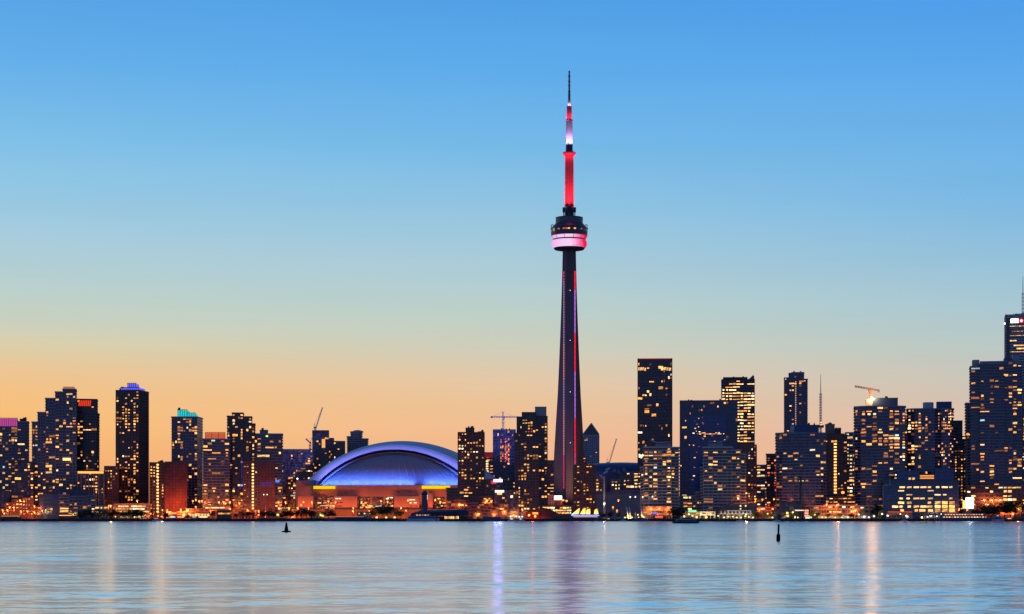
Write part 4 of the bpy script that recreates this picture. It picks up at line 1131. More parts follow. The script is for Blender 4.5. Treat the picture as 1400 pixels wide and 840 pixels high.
# mound restaurant
mr_ = thing('restaurant', 'mound shaped dark roofed restaurant with a red glowing front', 'restaurant', (PX(742, 1745), 1745, GZ))
mz = lambda y: PZ(y, 1745) - GZ
mx_ = lambda x: PX(x, 1745) - PX(742, 1745)
prof = [(716, 709), (720, 704), (726, 699.5), (733, 696), (742, 694), (752, 696.5), (760, 700.5), (768, 705.5), (770, 709)]
MB().loft([[(mx_(x), yy, max(0, mz(z) * s_)) for x, z in prof] for yy, s_ in ((9, 0.7), (6, 1.0), (-4, 1.0), (-6, 0.86))]).obj('roof', plain('mound roof', (0.055, 0.045, 0.03), 0.9), mr_)
MB().box(mx_(718), mx_(769), -6.5, 6, 0, mz(706)).obj('wall', FR['brown'], mr_)
MB().prism([(mx_(719.5), -7.4), (mx_(737.5), -7.4), (mx_(737.5), -6.6), (mx_(719.5), -6.6)], 1.0, mz(700)).obj('red_front', glow('red front', (1.0, 0.03, 0.005), 0.30), mr_)
MB().box(mx_(728), mx_(735.4), -7.9, -7.5, mz(703.4), mz(700.8)).obj('lit_sign', glow('orange sign', (1.0, 0.30, 0.08), 2.2), mr_)
for x, y in ((723.2, 704.6), (731.5, 706.2)): MB().ball((mx_(x), -8, mz(y)), 0.9).obj('red_lamp', glow('hot lamp', (1.0, 0.32, 0.05), 6), mr_)
lamp_light('red_wash', 'POINT', (mx_(728), -14, 3), (1.0, 0.04, 0.01), 9000, mr_, 0.8)
low('shop', 'small orange lit stalls beside the mound shaped restaurant', 755, 784, 704, 1735, 8, glass='black', frame='brown', sty='ribbon', lit=0.8, cap=30)
a = low('pub', 'pink walled pub with three warm lamps under the west balconied twin', 879, 918, 693, 1755, 14, glass='black', frame='tan', sty='ribbon', lit=0.25)
for u0, u1, y0, y1, kd in ((891, 899, 701, 703, 'blue'), (896, 906, 705.6, 708.4, 'red'), (907, 911, 699, 705, 'dim')): a.panel('lit_window', u0, u1, y0, y1, WIN[kd], 0.5)
a.panel('pink_fascia', 880, 914, 693.4, 698, plain('pink render', (0.30, 0.15, 0.12), 0.8), 0.45, 0.2)
a = low('pavilion', 'terrace pavilion with warm lights and a green lit canopy', 930, 958, 700, 1750, 12, glass='black', frame='tan', sty='ribbon', lit=0.9, pal='gold')
a.panel('green_canopy', 941, 952, 697.8, 700.4, glow('green canopy', (0.25, 0.95, 0.45), 1.3), 1.2, 1.0)
a = low('pavilion', 'white framed open pavilion beside the green canopy terrace', 957, 978, 700, 1748, 10, glass='black', frame='white', sty='ribbon', lit=0.8, pal='gold')
a.panel('frame_beam', 957.5, 977.5, 699.4, 701, FR['white'], 0.7, 0.8); a.panel('frame_leg', 976, 977.4, 701.2, 708, FR['white'], 0.7, 0.8)
# grey theatre with sloping roof
tt = thing('theatre', 'grey theatre with a sloping wedge roof at the waterfront', 'theatre', (PX(1006, 1765), 1765, GZ))
tz_ = lambda y: PZ(y, 1765) - GZ; tx_ = lambda x: PX(x, 1765) - PX(1006, 1765)
MB().loft([[(tx_(x), yy, max(0, tz_(z))) for x, z in ((979, 712), (1033, 712), (1033, 689.5), (1003, 689), (1001, 688.4), (979, 697))] for yy in (14, -8)]).obj('wall', plain('theatre grey', (0.055, 0.065, 0.095), 0.6), tt)
MB().loft([[(tx_(x), yy, tz_(z)) for x, z in ((977.5, 697.2), (1001, 688.1), (1027, 687.2), (1027, 686.6), (1001, 687.3), (977.5, 696.4))] for yy in (15, -9.5)]).obj('roof', plain('theatre roof', (0.03, 0.04, 0.06), 0.5), tt)
for x, y in ((1011, 692), (1018, 692), (1011, 696)): pane('yellow', tt, (tx_(x), -8.05, tz_(y)), 0, 1.3, 1.3)
low('stage_shed', 'dark blue black shed with a tall thin flue on the quay', 1055.5, 1097, 686.5, 1760, 20, glass='navy', frame='dark', sty='curtain', lit=0.0, cat='shed', masses=[(1056, 1094, 686.5), (1044, 1056, 698, 0.2, 1)])
fl = thing('chimney', 'tall thin black flue pipe rising beside the dark shed', 'chimney', (PX(1094.8, 1752), 1752, GZ))
MB().lathe([(1.2, 0), (1.1, PZ(653, 1752) - GZ)], 12).obj('pipe', FR['dark'], fl)
MB().lathe([(1.4, PZ(653, 1752) - GZ + 0.01), (1.4, PZ(652, 1752) - GZ)], 12).obj('cap', FR['dark'], fl)
low('shop', 'orange red lit low shops between the grey theatre and the dark shed', 1032, 1060, 694, 1790, 14, glass='black', frame='brick', sty='ribbon', lit=0.5)
a = low('shopping_arcade', 'long low shopping arcade with beige concrete frames below the curved condos', 1098, 1196, 691, 1775, 20, glass='black', frame='tan', sty='ribbon', lit=0.18, pal='gold', masses=[(1098, 1126, 692), (1126, 1168, 691, 0.06, 1), (1168, 1196, 691.6, 0.02, 1)])
for k in range(14): a.panel('frame_post', 1100 + k * 7.2, 1100.9 + k * 7.2, 692.4, 706, FR['tan'], 0.5, 0.9)
a.panel('terrace_lights', 1118, 1166, 706, 708.6, glow('terrace', (1.0, 0.55, 0.2), 0.55), 0.5, 0.2)
a = low('kiosk', 'narrow sign tower with stacked red white panels by the arcade', 1099, 1106, 696, 1735, 5, glass='black', frame='dark', sty='ribbon', lit=0.0)
for y in (698.4, 702, 705.4): a.panel('sign_panel', 1100, 1105.4, y - 1.2, y + 1.2, glow('salmon sign', (1.0, 0.34, 0.20), 1.6), 0.4)
a.panel('white_panel', 1101, 1106.5, 707.4, 709, WIN['cool'], 0.5)
MB().box(a.lx(1087), a.lx(1099), -3, -2, a.lz(698.6), a.lz(697.4)).obj('canopy_light', glow('pink canopy', (1.0, 0.75, 0.7), 1.4), a.root)
low('kiosk', 'dark blue ticket kiosk before the glass headquarters', 1247, 1257.5, 702.5, 1722, 6, glass='navy', frame='navyframe', sty='curtain', lit=0.0)
low('restaurant', 'orange lit restaurant terrace at the foot of the glass headquarters', 1212, 1248, 703, 1730, 8, glass='black', frame='brown', sty='ribbon', lit=0.8, cap=30)
a = thing('billboard', 'pair of tall bright white screens beside the glass headquarters', 'sign', (PX(1325.5, 1785), 1785, GZ))
bz = lambda y: PZ(y, 1785) - GZ; bx_ = lambda x: PX(x, 1785) - PX(1325.5, 1785)
for x0, x1 in ((1320.3, 1325.6), (1326.4, 1331.2)): MB().box(bx_(x0), bx_(x1), -0.4, 0, bz(695.6), bz(680.4)).obj('screen', whitec, a)
MB().box(bx_(1320), bx_(1331.5), 0.01, 1.0, 0, bz(680)).obj('support', FR['dark'], a)
a = thing('billboard', 'slim yellow lit sign column beside the white screens', 'sign', (PX(1317.7, 1787), 1787, GZ))
MB().box(bx_(1316.2) - bx_(1317.7), bx_(1319.2) - bx_(1317.7), -0.4, 0, bz(695.4), bz(684.4)).obj('screen', glow('yellow column', (1.0, 0.62, 0.16), 2.0), a)
MB().box(-0.6, 0.6, 0.01, 0.6, 0, bz(684)).obj('support', FR['dark'], a)
low('restaurant', 'orange lit boathouse cafe at the eastern end of the quay', 1366, 1402, 702, 1735, 10, glass='black', frame='brick', sty='ribbon', lit=0.7, cap=30)

# ================================================================ CRANES AND MASTS
craneW = plain('crane white', (0.42, 0.40, 0.38), 0.6)
craneR = plain('crane red', (0.22, 0.10, 0.08), 0.6)
def crane_root(label, px, py, D):
    return thing('tower_crane', label, 'crane', (PX(px, D), D, PZ(py, D)))
# hammerhead crane on the red windowed tower
D = 2310; q = D / F
c = crane_root('hammerhead tower crane with level jib on the red windowed dark tower', 687.8, 588.4, D)
MB().lattice((0, 0, 0.2), (0, 0, 20 * q), 1.8, 3, 0.30).obj('mast', craneW, c)
MB().lattice((-16.5 * q, 0, 18.2 * q), (21 * q, 0, 18.0 * q), 1.2, 3, 0.24).obj('jib', craneW, c)
MB().lattice((0, 0, 20 * q), (-0.4 * q, 0, 25.5 * q), 1.0, 2, 0.24).obj('apex', craneW, c)
b = MB().tube((-0.4 * q, 0, 25.4 * q), (-14 * q, 0, 18.8 * q), 0.14, n=4); b.tube((-0.4 * q, 0, 25.4 * q), (15 * q, 0, 18.7 * q), 0.14, n=4); b.obj('tie_rod', craneW, c)
MB().box(-17 * q, -14.5 * q, -0.9, 0.9, 16.6 * q, 19 * q).obj('counterweight', FR['dark'], c)
MB().box(0.5 * q, 2.2 * q, -1.2, 1.2, 15.6 * q, 17.6 * q).obj('cab', FR['grey'], c)
# luffing cranes
def luffer(label, px, py, tipx, tipy, D, hgt, mat, backx=-5):
    q = D / F
    c = crane_root(label, px, py, D)
    MB().lattice((0, 0, 0.2), (0, 0, hgt * q), 1.7, 3, 0.27).obj('mast', mat, c)
    t = Vector(((tipx - px) * q, 0, (py - tipy) * q)); s0 = Vector((0.8, 0, hgt * q + 0.5))
    MB().lattice(s0, t, 1.1, 2.6, 0.2).obj('jib', mat, c)
    MB().box(min(0, backx * q), 1.2, -1.4, 1.4, hgt * q, hgt * q + 2.0).obj('machine_deck', FR['dark'], c)
    ap = Vector((backx * q * 0.6, 0, hgt * q + 7))
    b = MB().tube((backx * q * 0.9, 0, hgt * q + 2.02), ap, 0.3, n=4); b.tube((0.3, 0, hgt * q + 2.02), ap, 0.25, n=4); b.tube(ap, s0.lerp(t, 0.9), 0.12, n=4)
    b.obj('tie_rod', mat, c)
    return c
luffer('luffing crane with a long raised jib above the unfinished tower west of the stadium', 431, 590, 441, 557, 2505, 4, craneW, -2)
luffer('small luffing crane standing low beside the black grid fronted block', 424, 616, 418, 600, 2255, 9, FR['dark'], 4)
luffer('distant pale luffing crane jib above the arena dome', 832, 640, 843, 600, 2700, 6, craneW, -3)
# lit crane on the curved condo
D = 1850; q = D / F
c = crane_root('hammerhead crane with a bright floodlight on the roof of the tall curved condo', 1189.5, 548, D)
MB().lattice((0, 0, 0.2), (0, 0, 16 * q), 1.6, 2.5, 0.28).obj('mast', craneR, c)
MB().lattice((-21 * q, 0, 19.6 * q), (12.5 * q, 0, 13.6 * q), 1.2, 2.6, 0.22).obj('jib', craneR, c)
MB().box(10 * q, 13 * q, -1, 1, 11.4 * q, 14.4 * q).obj('counterweight', FR['grey'], c)
MB().box(-1.6, 1.6, -1.3, 1.3, 13.2 * q, 15.6 * q).obj('cab', craneR, c)
MB().ball((0.8, -2.0, 4.2 * q), 1.15).obj('site_floodlight', glow('site floodlight', (1.0, 0.55, 0.22), 5), c)
lamp_light('site_light', 'POINT', (0.8, -9, 4.2 * q), (1.0, 0.50, 0.20), 26000, c, 1.2)
# hoist mast
D = 1870; q = D / F
c = thing('hoist_mast', 'thin lattice hoist mast rising between the curved condo and the brown hotel', 'mast', (PX(1122, D), D, PZ(590, D)))
MB().lattice((0, 0, -20), (0, 0, 52 * q), 1.5, 2.6, 0.24).obj('mast', craneW, c)
MB().tube((0, 0, 52.1 * q), (0, 0, 78 * q), 0.45, 0.2).obj('whip', craneW, c)
for z in (9, 12): MB().ball((0.2, -1.2, z * q), 0.6).obj('mast_lamp', glow('mast lamp', (1.0, 0.3, 0.15), 4), c)
MB().box(-3, 3, -1.5, 1.5, 5 * q, 8.4 * q).obj('hoist_cage', craneR, c)
# panel mast with lit column
D = 1800; q = D / F
c = thing('light_mast', 'white tapering mast with tilted panels, lit from its foot, beside the grey wall', 'mast', (PX(826, D), D, GZ))
mz2 = lambda y: PZ(y, D) - GZ
MB().lathe([(1.4, 0), (1.1, mz2(690)), (0.7, mz2(652))], 16).obj('column', FR['concrete'], c)
for dx, dz, rx in ((1.4, 646, 0.5), (-2.2, 652, -0.7), (3.4, 641.5, 0.4)):
    MB().loft([[(dx + 2.6 * math.cos(t_ * math.pi / 8), -0.2 + 0.5 * math.sin(t_ * math.pi / 8), mz2(dz) + rx * 2.6 * math.cos(t_ * math.pi / 8) + 1.0 * math.sin(t_ * math.pi / 8)) for t_ in range(16)],
               [(dx + 2.6 * math.cos(t_ * math.pi / 8), 0.1 + 0.5 * math.sin(t_ * math.pi / 8), mz2(dz) + rx * 2.6 * math.cos(t_ * math.pi / 8) + 1.0 * math.sin(t_ * math.pi / 8)) for t_ in range(16)]]).obj('tilted_panel', plain('panel pale blue', (0.30, 0.32, 0.42), 0.5), c)
MB().ball((0, -2.2, mz2(689)), 0.8).obj('foot_lamp', glow('foot lamp', (1.0, 0.75, 0.35), 8), c)
lamp_light('foot_light', 'SPOT', (0, -6, 8), (1.0, 0.78, 0.45), 9000, c, 0.6, (0, 0, mz2(675)), spot_size=R(60), spot_blend=0.8)

# ================================================================ STREET LAMPS
SODL = (1.0, 0.18, 0.03)
HEADS = {'orange': glow('sodium lamp', (1.0, 0.25, 0.04), 2.8), 'yellow': glow('garden lamp', (1.0, 0.55, 0.15), 2.6), 'white': glow('white lamp', (1.0, 0.78, 0.55), 2.4)}
LCOL = {'orange': SODL, 'yellow': (1.0, 0.68, 0.22), 'white': (1.0, 0.82, 0.62)}
POST = plain('lamp post steel', (0.10, 0.10, 0.11), 0.5)
ORD = ['westernmost', 'second', 'third', 'fourth', 'fifth', 'sixth', 'seventh', 'eighth', 'ninth', 'tenth', 'eleventh', 'twelfth', 'thirteenth', 'fourteenth', 'fifteenth', 'sixteenth']
NUMW = ['', 'one', 'two', 'three', 'four', 'five', 'six', 'seven', 'eight', 'nine', 'ten', 'eleven', 'twelve', 'thirteen', 'fourteen', 'fifteen', 'sixteen']
UNITP = MB().lathe([(0.16, 0), (0.11, 1.0)], 8).mesh('post', POST)
UHEAD = {k: MB().ball((0, 0, 0), 1.0, n=10, k=6).mesh('lamp', m_) for k, m_ in HEADS.items()}
UARM = MB().tube((0, 0, 0), (0, -1.3, 0.35), 0.08, n=5).mesh('arm', POST)
def lamp(px, py, D, kd, label, power, r=0.85):
    h = max(1.2, PZ(py, D) - GZ)
    L_ = thing('street_lamp' if h > 5 else 'garden_lamp', label, 'lamp', (PX(px, D), D, GZ), 0, 'lamps along the waterfront')
    o = bpy.data.objects.new('post', UNITP); COL.objects.link(o); o.parent = L_; o.scale = (1, 1, h)
    o = bpy.data.objects.new('lamp_head', UHEAD[kd]); COL.objects.link(o); o.parent = L_; o.location = (0, -1.4 if h > 5 else 0, h + 0.3); o.scale = (r, r, r * 0.8)
    if h > 5:
        o = bpy.data.objects.new('arm', UARM); COL.objects.link(o); o.parent = L_; o.location = (0, 0, h)
    if power:
        z = h + (0.2 if h > 5 else 1.2)
        lamp_light('lamp_light', 'SPOT', (0, -0.6 if h > 5 else 1.0, z - 0.4), LCOL[kd], power * 1.9, L_, 0.6, (0, 14, z - 4.5), spot_size=R(116), spot_blend=0.9)
def lamp_row(pts, kd, place, power, D=1732, word=None, r=0.85):
    word = word or {'orange': 'orange street lamp', 'yellow': 'yellow garden lamp', 'white': 'white lamp'}[kd]
    pts = sorted(pts)
    n = len(pts)
    for i, (px, py) in enumerate(pts):
        if n == 1: lab = f'only {word} {place}'
        else: lab = f'{ORD[i]} of {NUMW[n]} {word}s {place}'
        lamp(px, py, D, kd, lab, power, r)
LP = 15000
lamp_row([(4, 698), (13.5, 694), (29, 699.5), (38, 699.5), (28, 684.5), (47.5, 692.5), (47, 700.5)], 'orange', 'before the orange brick terrace', LP)
lamp_row([(112, 697), (128, 699), (151, 692), (188, 685)], 'orange', 'around the blue crowned tower', LP * 1.2, 1775)
lamp_row([(198, 705), (206, 703), (216, 706), (221, 707)], 'orange', 'around the red harbour huts', LP * 0.4)
lamp_row([(229, 698), (247.5, 697), (255.5, 697)], 'orange', 'before the orange lit brick end wall', LP * 2.2, 1768)
lamp_row([(264, 685.5), (272.5, 685.5), (276, 685.5), (268, 693.5), (288, 699), (299.5, 687), (306, 687)], 'orange', 'above the orange arcade', LP)
lamp_row([(314.5, 686.8), (315, 696), (327.5, 688.5), (338.5, 697.5), (353.5, 705), (354, 699)], 'orange', 'around the brown slab block', LP * 1.2)
lamp_row([(381, 687), (382, 695), (390.5, 687), (395, 695), (407, 695)], 'orange', 'west of the stadium wall', LP * 1.2, 1765)
lamp_row([(412, 691), (415, 687), (422, 695), (426.5, 687), (449, 686), (459, 687), (483, 695), (482.5, 699), (494.5, 687)], 'orange', 'before the western half of the stadium', LP * 0.8, 1800)
lamp_row([(505, 699), (521, 685.5), (530, 687), (548.5, 694.8), (555, 698.6), (558, 684.5)], 'orange', 'before the eastern half of the stadium', LP * 0.8, 1800)
lamp_row([(595, 683.8), (602, 686.5), (628, 690)], 'orange', 'between the silo tower and the brown brick tower', LP, 1790)
lamp_row([(652.5, 705), (675.8, 705)], 'orange', 'before the gabled townhouses', LP, 1735, r=1.15)
lamp_row([(666, 684.5), (672, 685.6), (664, 687)], 'orange', 'above the dark stepped block', LP * 0.5, 1786)
lamp_row([(702, 705), (690, 700), (714, 697)], 'orange', 'at the foot of the tall brown condo', LP, 1740)
lamp_row([(770, 684.5), (774.5, 685.5)], 'orange', 'at the base of the observation tower', LP * 2.5, 2020, r=1.2)
lamp_row([(845.5, 684.5), (843.5, 698.5), (838, 694)], 'orange', 'in the park before the blank grey wall', LP * 0.8)
lamp_row([(890, 695.5), (901.5, 695.5), (914.5, 695.5)], 'orange', 'on the pink walled pub', LP * 0.7, 1750, 'warm wall lamp')
lamp_row([(1033, 683), (1042, 683.5), (1038, 697.5), (1058, 683)], 'orange', 'west of the dark quay shed', LP, 1770)
lamp_row([(1152, 674)], 'orange', 'glowing on the podium of the brown hotel', LP * 3.5, 1832, 'big orange floodlight', 1.7)
lamp_row([(1143.7, 691), (1169.5, 697.8), (1130, 690)], 'orange', 'on the long shopping arcade', LP, 1765)
lamp_row([(1311, 696.5), (1322, 697.6), (1340, 700)], 'orange', 'below the white screens', LP * 0.7)
lamp_row([(1346, 684), (1356.5, 684.5), (1368, 684)], 'orange', 'on the four-level parking podium', LP * 1.2, 1790)
lamp_row([(1379, 697), (1390.5, 697), (1373, 701), (1385, 704)], 'orange', 'among the trees at the eastern quay', LP)
lamp_row([(58, 699), (63, 698), (100, 704), (136, 704)], 'yellow', 'along the western quay restaurant', 1500, 1728, r=0.6)
lamp_row([(158, 707), (166, 707.3), (184, 707.6), (188, 707.5)], 'yellow', 'under the trees by the bright parking garage', 1500, 1725, r=0.7)
lamp_row([(380, 704.5)], 'yellow', 'hidden in the bush west of the stadium', 6000, 1722, r=1.2)
lamp_row([(438.5, 705), (441, 706)], 'yellow', 'by the orange roofed kiosk', 2500, 1722, r=0.9)
lamp_row([(515, 709), (528, 708.8), (539.5, 709)], 'yellow', 'under the dark trees before the stadium', 3500, 1712, r=1.0)
lamp_row([(698, 707), (706, 706.6), (710, 707.4), (714, 707)], 'white', 'on the small boats by the mound restaurant', 1500, 1716, r=0.7)
lamp_row([(854.5, 709), (858, 707.8), (864, 708), (872, 704.5), (873, 708.5), (880, 708)], 'yellow', 'among the leaning white pylons', 2500, 1718, r=0.75)
lamp_row([(926, 701), (936, 707), (942, 704), (947, 706), (953, 709), (959, 704), (966, 708.6), (972, 704)], 'yellow', 'on the canopy terrace', 1500, 1736, r=0.75)
lamp_row([(982, 706), (990, 708), (996, 707), (1002, 707), (1007, 708.5), (1013, 709), (1019, 706.5), (1024, 707.5), (1029.5, 708.4)], 'yellow', 'under the white tents', 1500, 1716, r=0.8)
lamp_row([(1049.5, 703), (1083.8, 701), (1090.8, 709.5), (1056, 710.6)], 'yellow', 'before the dark quay shed', 2500, 1716, r=0.75)
lamp_row([(1076, 702), (1077, 706)], 'yellow', 'in the lit tree by the dark shed', 3000, 1718, r=1.1)
lamp_row([(1109, 708), (1114, 704.5), (1124, 708), (1129, 708.5), (1142, 708.6), (1151, 708)], 'yellow', 'on the western half of the arcade terrace', 2000, 1718, r=0.7)
lamp_row([(1159, 708), (1174, 704), (1182, 707), (1188, 708), (1195, 706.5), (1206, 703.4)], 'white', 'on the eastern half of the arcade terrace', 2000, 1718, r=0.9)
lamp_row([(1214, 706), (1231, 703.5), (1241, 707), (1268, 707.5), (1281, 706.5), (1287, 703.5)], 'white', 'along the quay before the glass headquarters', 2000, 1716, r=0.7)
# tall white masts with lamps
for px, top, bot, lab in ((861.5, 680, 708, 'tall white lamp mast, west of the pair before the grey wall'), (868.5, 680, 708, 'tall white lamp mast, east of the pair before the grey wall'), (878.6, 680, 704, 'tall white lamp mast beside the pink walled pub'),
                     (892, 679.6, 704, 'tall white lamp mast rising behind the pink walled pub')):
    lamp(px, top, 1722, 'white', lab, 800, 0.7)
c = thing('street_lamp', 'tall white mast with two lamp arms before the brown slab wall', 'lamp', (PX(363, 1740), 1740, GZ))
hh = PZ(676, 1740) - GZ
MB().tube((0, 0, 0), (0, 0, hh), 0.22, 0.14).obj('post', craneW, c)
MB().tube((-1.6, 0, hh), (1.6, 0, hh), 0.1).obj('arm', craneW, c)
for s_ in (-1.6, 1.6): MB().ball((s_, -0.2, hh - 0.3), 0.55).obj('lamp_head', HEADS['white'], c)
c = thing('traffic_light', 'green traffic light among the trees west of the stadium', 'traffic light', (PX(369, 1735), 1735, GZ))
hh = PZ(702, 1735) - GZ
MB().tube((0, 0, 0), (0, 0, hh - 0.6), 0.12).obj('post', POST, c)
MB().box(-0.5, 0.5, 0.02, 0.5, hh - 0.6, hh + 1.8).obj('signal_box', FR['dark'], c)
MB().ball((0, -0.3, hh), 0.62).obj('signal_lamp', glow('green signal', (0.05, 1.0, 0.65), 5), c)
# leaning white pylons
for i, (x0, x1, lab) in enumerate(((859.5, 856.5, 'leaning white pylon, westernmost of three on the quay'), (862, 860.6, 'leaning white pylon, middle one of three on the quay'), (878.5, 877.2, 'leaning white pylon beside the pink walled pub'))):
    D = 1726
    c = thing('pylon', lab, 'pylon', (PX(x0, D), D, GZ))
    MB().tube((0, 0, 0), (PX(x1, D) - PX(x0, D), 0, PZ(694, D) - GZ), 0.75, 0.5, 10).obj('shaft', FR['white'], c)
    MB().lathe([(1.2, 0), (1.1, 0.5)], 12).obj('foot', FR['concrete'], c)

# added floodlight masts, put in to lay warm and white streaks on the water
for px, py, D, col_, pw in ((152, 692, 1780, (1.0, 0.45, 0.15), 8000), (222, 698, 1755, (1.0, 0.5, 0.2), 3500),
                            (826, 690, 1780, (1.0, 0.75, 0.40), 3000), (1020, 704, 1720, (1.0, 0.7, 0.3), 6000), (1146, 690, 1755, (1.0, 0.35, 0.15), 8000), (1326, 688, 1780, (0.9, 0.92, 1.0), 2500), (1392, 697, 1722, (1.0, 0.32, 0.10), 18000)):
    h = PZ(py, D) - GZ
    c = thing('added_flood_mast', {152: 'added floodlight mast west of the bright parking garage', 182: 'added floodlight mast before the bright parking garage', 222: 'added floodlight mast at the foot of the corner stair lights', 240: 'added floodlight mast before the orange lit end wall', 590: 'added reddish floodlight mast beside the silo tower',
              826: 'added floodlight mast at the foot of the tilted panel mast', 1020: 'added floodlight mast at the east side of the white tents', 1010: 'added floodlight mast in the middle of the white tents', 1146: 'added orange floodlight mast before the lit podium of the brown hotel', 1326: 'added white floodlight mast before the white screens',
              1392: 'added orange floodlight mast among the trees at the eastern quay'}[px], 'floodlight', (PX(px, D), D, GZ))
    MB().tube((0, 0, 0), (0, 0, h), 0.16, 0.1).obj('post', POST, c)
    MB().box(-0.7, 0.7, -0.3, 0.2, h, h + 0.6).obj('lamp_head', glow('flood head', col_, 3.0), c)
    lamp_light('lamp_light', 'POINT', (0, -1.6, h + 0.3), col_, pw, c, 0.8)

# ================================================================ TREES
leafm = [plain('leaf dark', (0.013, 0.022, 0.010), 0.8, var=0.5, scale=0.6), plain('leaf olive', (0.030, 0.042, 0.013), 0.8, var=0.5, scale=0.6)]
bark = plain('bark', (0.05, 0.035, 0.025), 0.9)
def crown_mesh(seed, m_, tall):
    r = random.Random(seed); b = MB()
    lobes = [(Vector((r.uniform(-0.26, 0.26), r.uniform(-0.26, 0.26), r.uniform(0.42, 0.80))), r.uniform(0.17, 0.28)) for _ in range(8)]
    if tall: lobes = [(Vector((c.x * 0.55, c.y * 0.55, 0.24 + i * 0.085)), rad_ * (1.0 - 0.05 * i)) for i, (c, rad_) in enumerate(lobes)]
    for c, rad_ in lobes:
        for _ in range(75):
            d = Vector((r.gauss(0, 1), r.gauss(0, 1), r.gauss(0, 1))).normalized()
            p = c + d * rad_ * r.uniform(0.45, 1.08)
            u = Vector((r.gauss(0, 1), r.gauss(0, 1), r.gauss(0, 1))).normalized(); v = u.orthogonal().normalized()
            s_ = r.uniform(0.022, 0.05)
            k = len(b.v)
            b.v += [p + u * s_, p + v * s_ * 0.7, p - u * s_, p - v * s_ * 0.7]
            b.face((k, k + 1, k + 2, k + 3))
    return b.mesh('crown', leafm[m_]), lobes
def trunk_mesh(lobes):
    b = MB().tube((0, 0, 0), (0.01, 0, 0.42), 0.035, 0.022, 7)
    for c, rad_ in lobes: b.tube((0.005, 0, 0.22 + 0.2 * random.random()), c, 0.015, 0.005, 4)
    return b.mesh('trunk', bark)
TV = []
for i in range(6):
    cm, lb = crown_mesh(100 + i, i % 2, i >= 4)
    TV.append((cm, trunk_mesh(lb)))
def tree(px, ytop, D, label, wfac=1.0, var=None):
    h = PZ(ytop - 2.2, D) - GZ
    v_ = TV[var if var is not None else random.randrange(4)]
    t_ = thing('tree', label, 'tree', (PX(px, D), D, GZ), random.uniform(0, 6.28), 'trees along the waterfront')
    for nm, me in (('crown', v_[0]), ('trunk', v_[1])):
        o = bpy.data.objects.new(nm, me); COL.objects.link(o); o.parent = t_; o.scale = (h * wfac, h * wfac, h)
def tree_row(pts, place, D=1724, word='dark leafy tree', var=None):
    pts = sorted(pts); n = len(pts)
    for i, (px, y, wf) in enumerate(pts):
        lab = f'{ORD[i]} of {NUMW[n]} {word}s {place}' if n > 1 else f'only {word} {place}'
        tree(px, y, D + random.uniform(-5, 5), lab, wf, var)
tree_row([(103, 702, 1.3), (110, 700, 1.3), (118, 698, 1.3), (126, 702, 1.2), (134, 697.5, 1.2), (142, 699, 1.2)], 'before the low navy balconied block')
tree_row([(151, 700, 1.3), (159, 699, 1.3), (166, 701, 1.3), (173, 698.5, 1.4), (181, 698, 1.4), (188, 697, 1.3), (194, 699, 1.2)], 'before the bright parking garage')
tree_row([(227, 702, 1.1), (257, 705, 1.2), (290, 699.5, 1.1)], 'before the orange arcade')
tree_row([(323, 703, 1.2), (331, 699, 1.2), (340, 699.5, 1.3), (347, 702, 1.2)], 'between the round cafe and the slab block')
tree_row([(360, 699, 1.2), (368, 698, 1.2), (374, 701, 1.3), (384, 702, 1.3)], 'around the green traffic light', word='green leafy tree', var=1)
tree_row([(391, 699, 1.2), (398, 698, 1.2), (405, 700, 1.3), (412, 696.5, 1.3), (419, 696, 1.3), (426, 699, 1.2)], 'before the western corner of the stadium')
tree_row([(443, 701, 1.1), (449, 697, 1.2), (454, 699, 1.2)], 'beside the low dark pleasure boat')
tree_row([(511, 697, 1.1), (517, 693, 1.0), (523, 691, 1.0), (529, 690.5, 1.0), (535, 693, 1.0), (541, 697, 1.1), (548, 700, 1.2)], 'before the middle of the stadium')
tree_row([(826, 703, 1.3), (834, 701, 1.3), (848, 702, 1.3), (812, 703, 1.3), (819, 701, 1.3)], 'in the park before the grey wall')
tree_row([(921, 695, 1.1), (926, 693.5, 1.1), (932, 697, 1.1)], 'between the pub and the canopy terrace')
tree_row([(1032, 702, 1.4), (1037, 701, 1.4)], 'east of the white tents')
tree_row([(1047, 701.5, 1.2), (1053, 702.5, 1.2), (1066, 703, 1.2), (1078, 700, 1.2), (1085, 701.5, 1.2), (1091, 704, 1.2)], 'before the dark quay shed', word='lamplit tree', var=1)
tree_row([(1110, 702.5, 1.2), (1117, 702, 1.2), (1132, 704, 1.2), (1148, 704, 1.2), (1163, 704, 1.2), (1175, 702, 1.1)], 'before the shopping arcade', word='lamplit tree', var=3)
tree_row([(1194, 696, 1.0), (1199, 690, 0.85), (1204, 692, 0.9)], 'between the arcade and the glass headquarters', word='tall tree', var=4)
tree_row([(1230, 703, 1.2), (1262, 702, 1.1)], 'before the glass headquarters')
tree_row([(1333, 697, 1.2), (1338, 698, 1.2)], 'beside the white screens')
tree_row([(1344, 691, 1.1), (1351, 689, 1.1), (1358, 691, 1.1), (1366, 692, 1.1)], 'below the parking podium')
tree_row([(1374, 687, 1.0), (1381, 684, 1.0), (1388, 683, 1.0), (1395, 685, 1.0)], 'at the eastern end of the quay')
kind(MB().prism([(PX(x, 1712), y) for x, y in ((352, 1704), (430, 1704), (520, 1704), (545, 1704), (545, 1716), (352, 1716))], GZ + 0.01, GZ + 0.9).obj('grass', plain('bank grass', (0.05, 0.065, 0.02), 0.95, var=0.5, scale=0.5)), 'stuff')

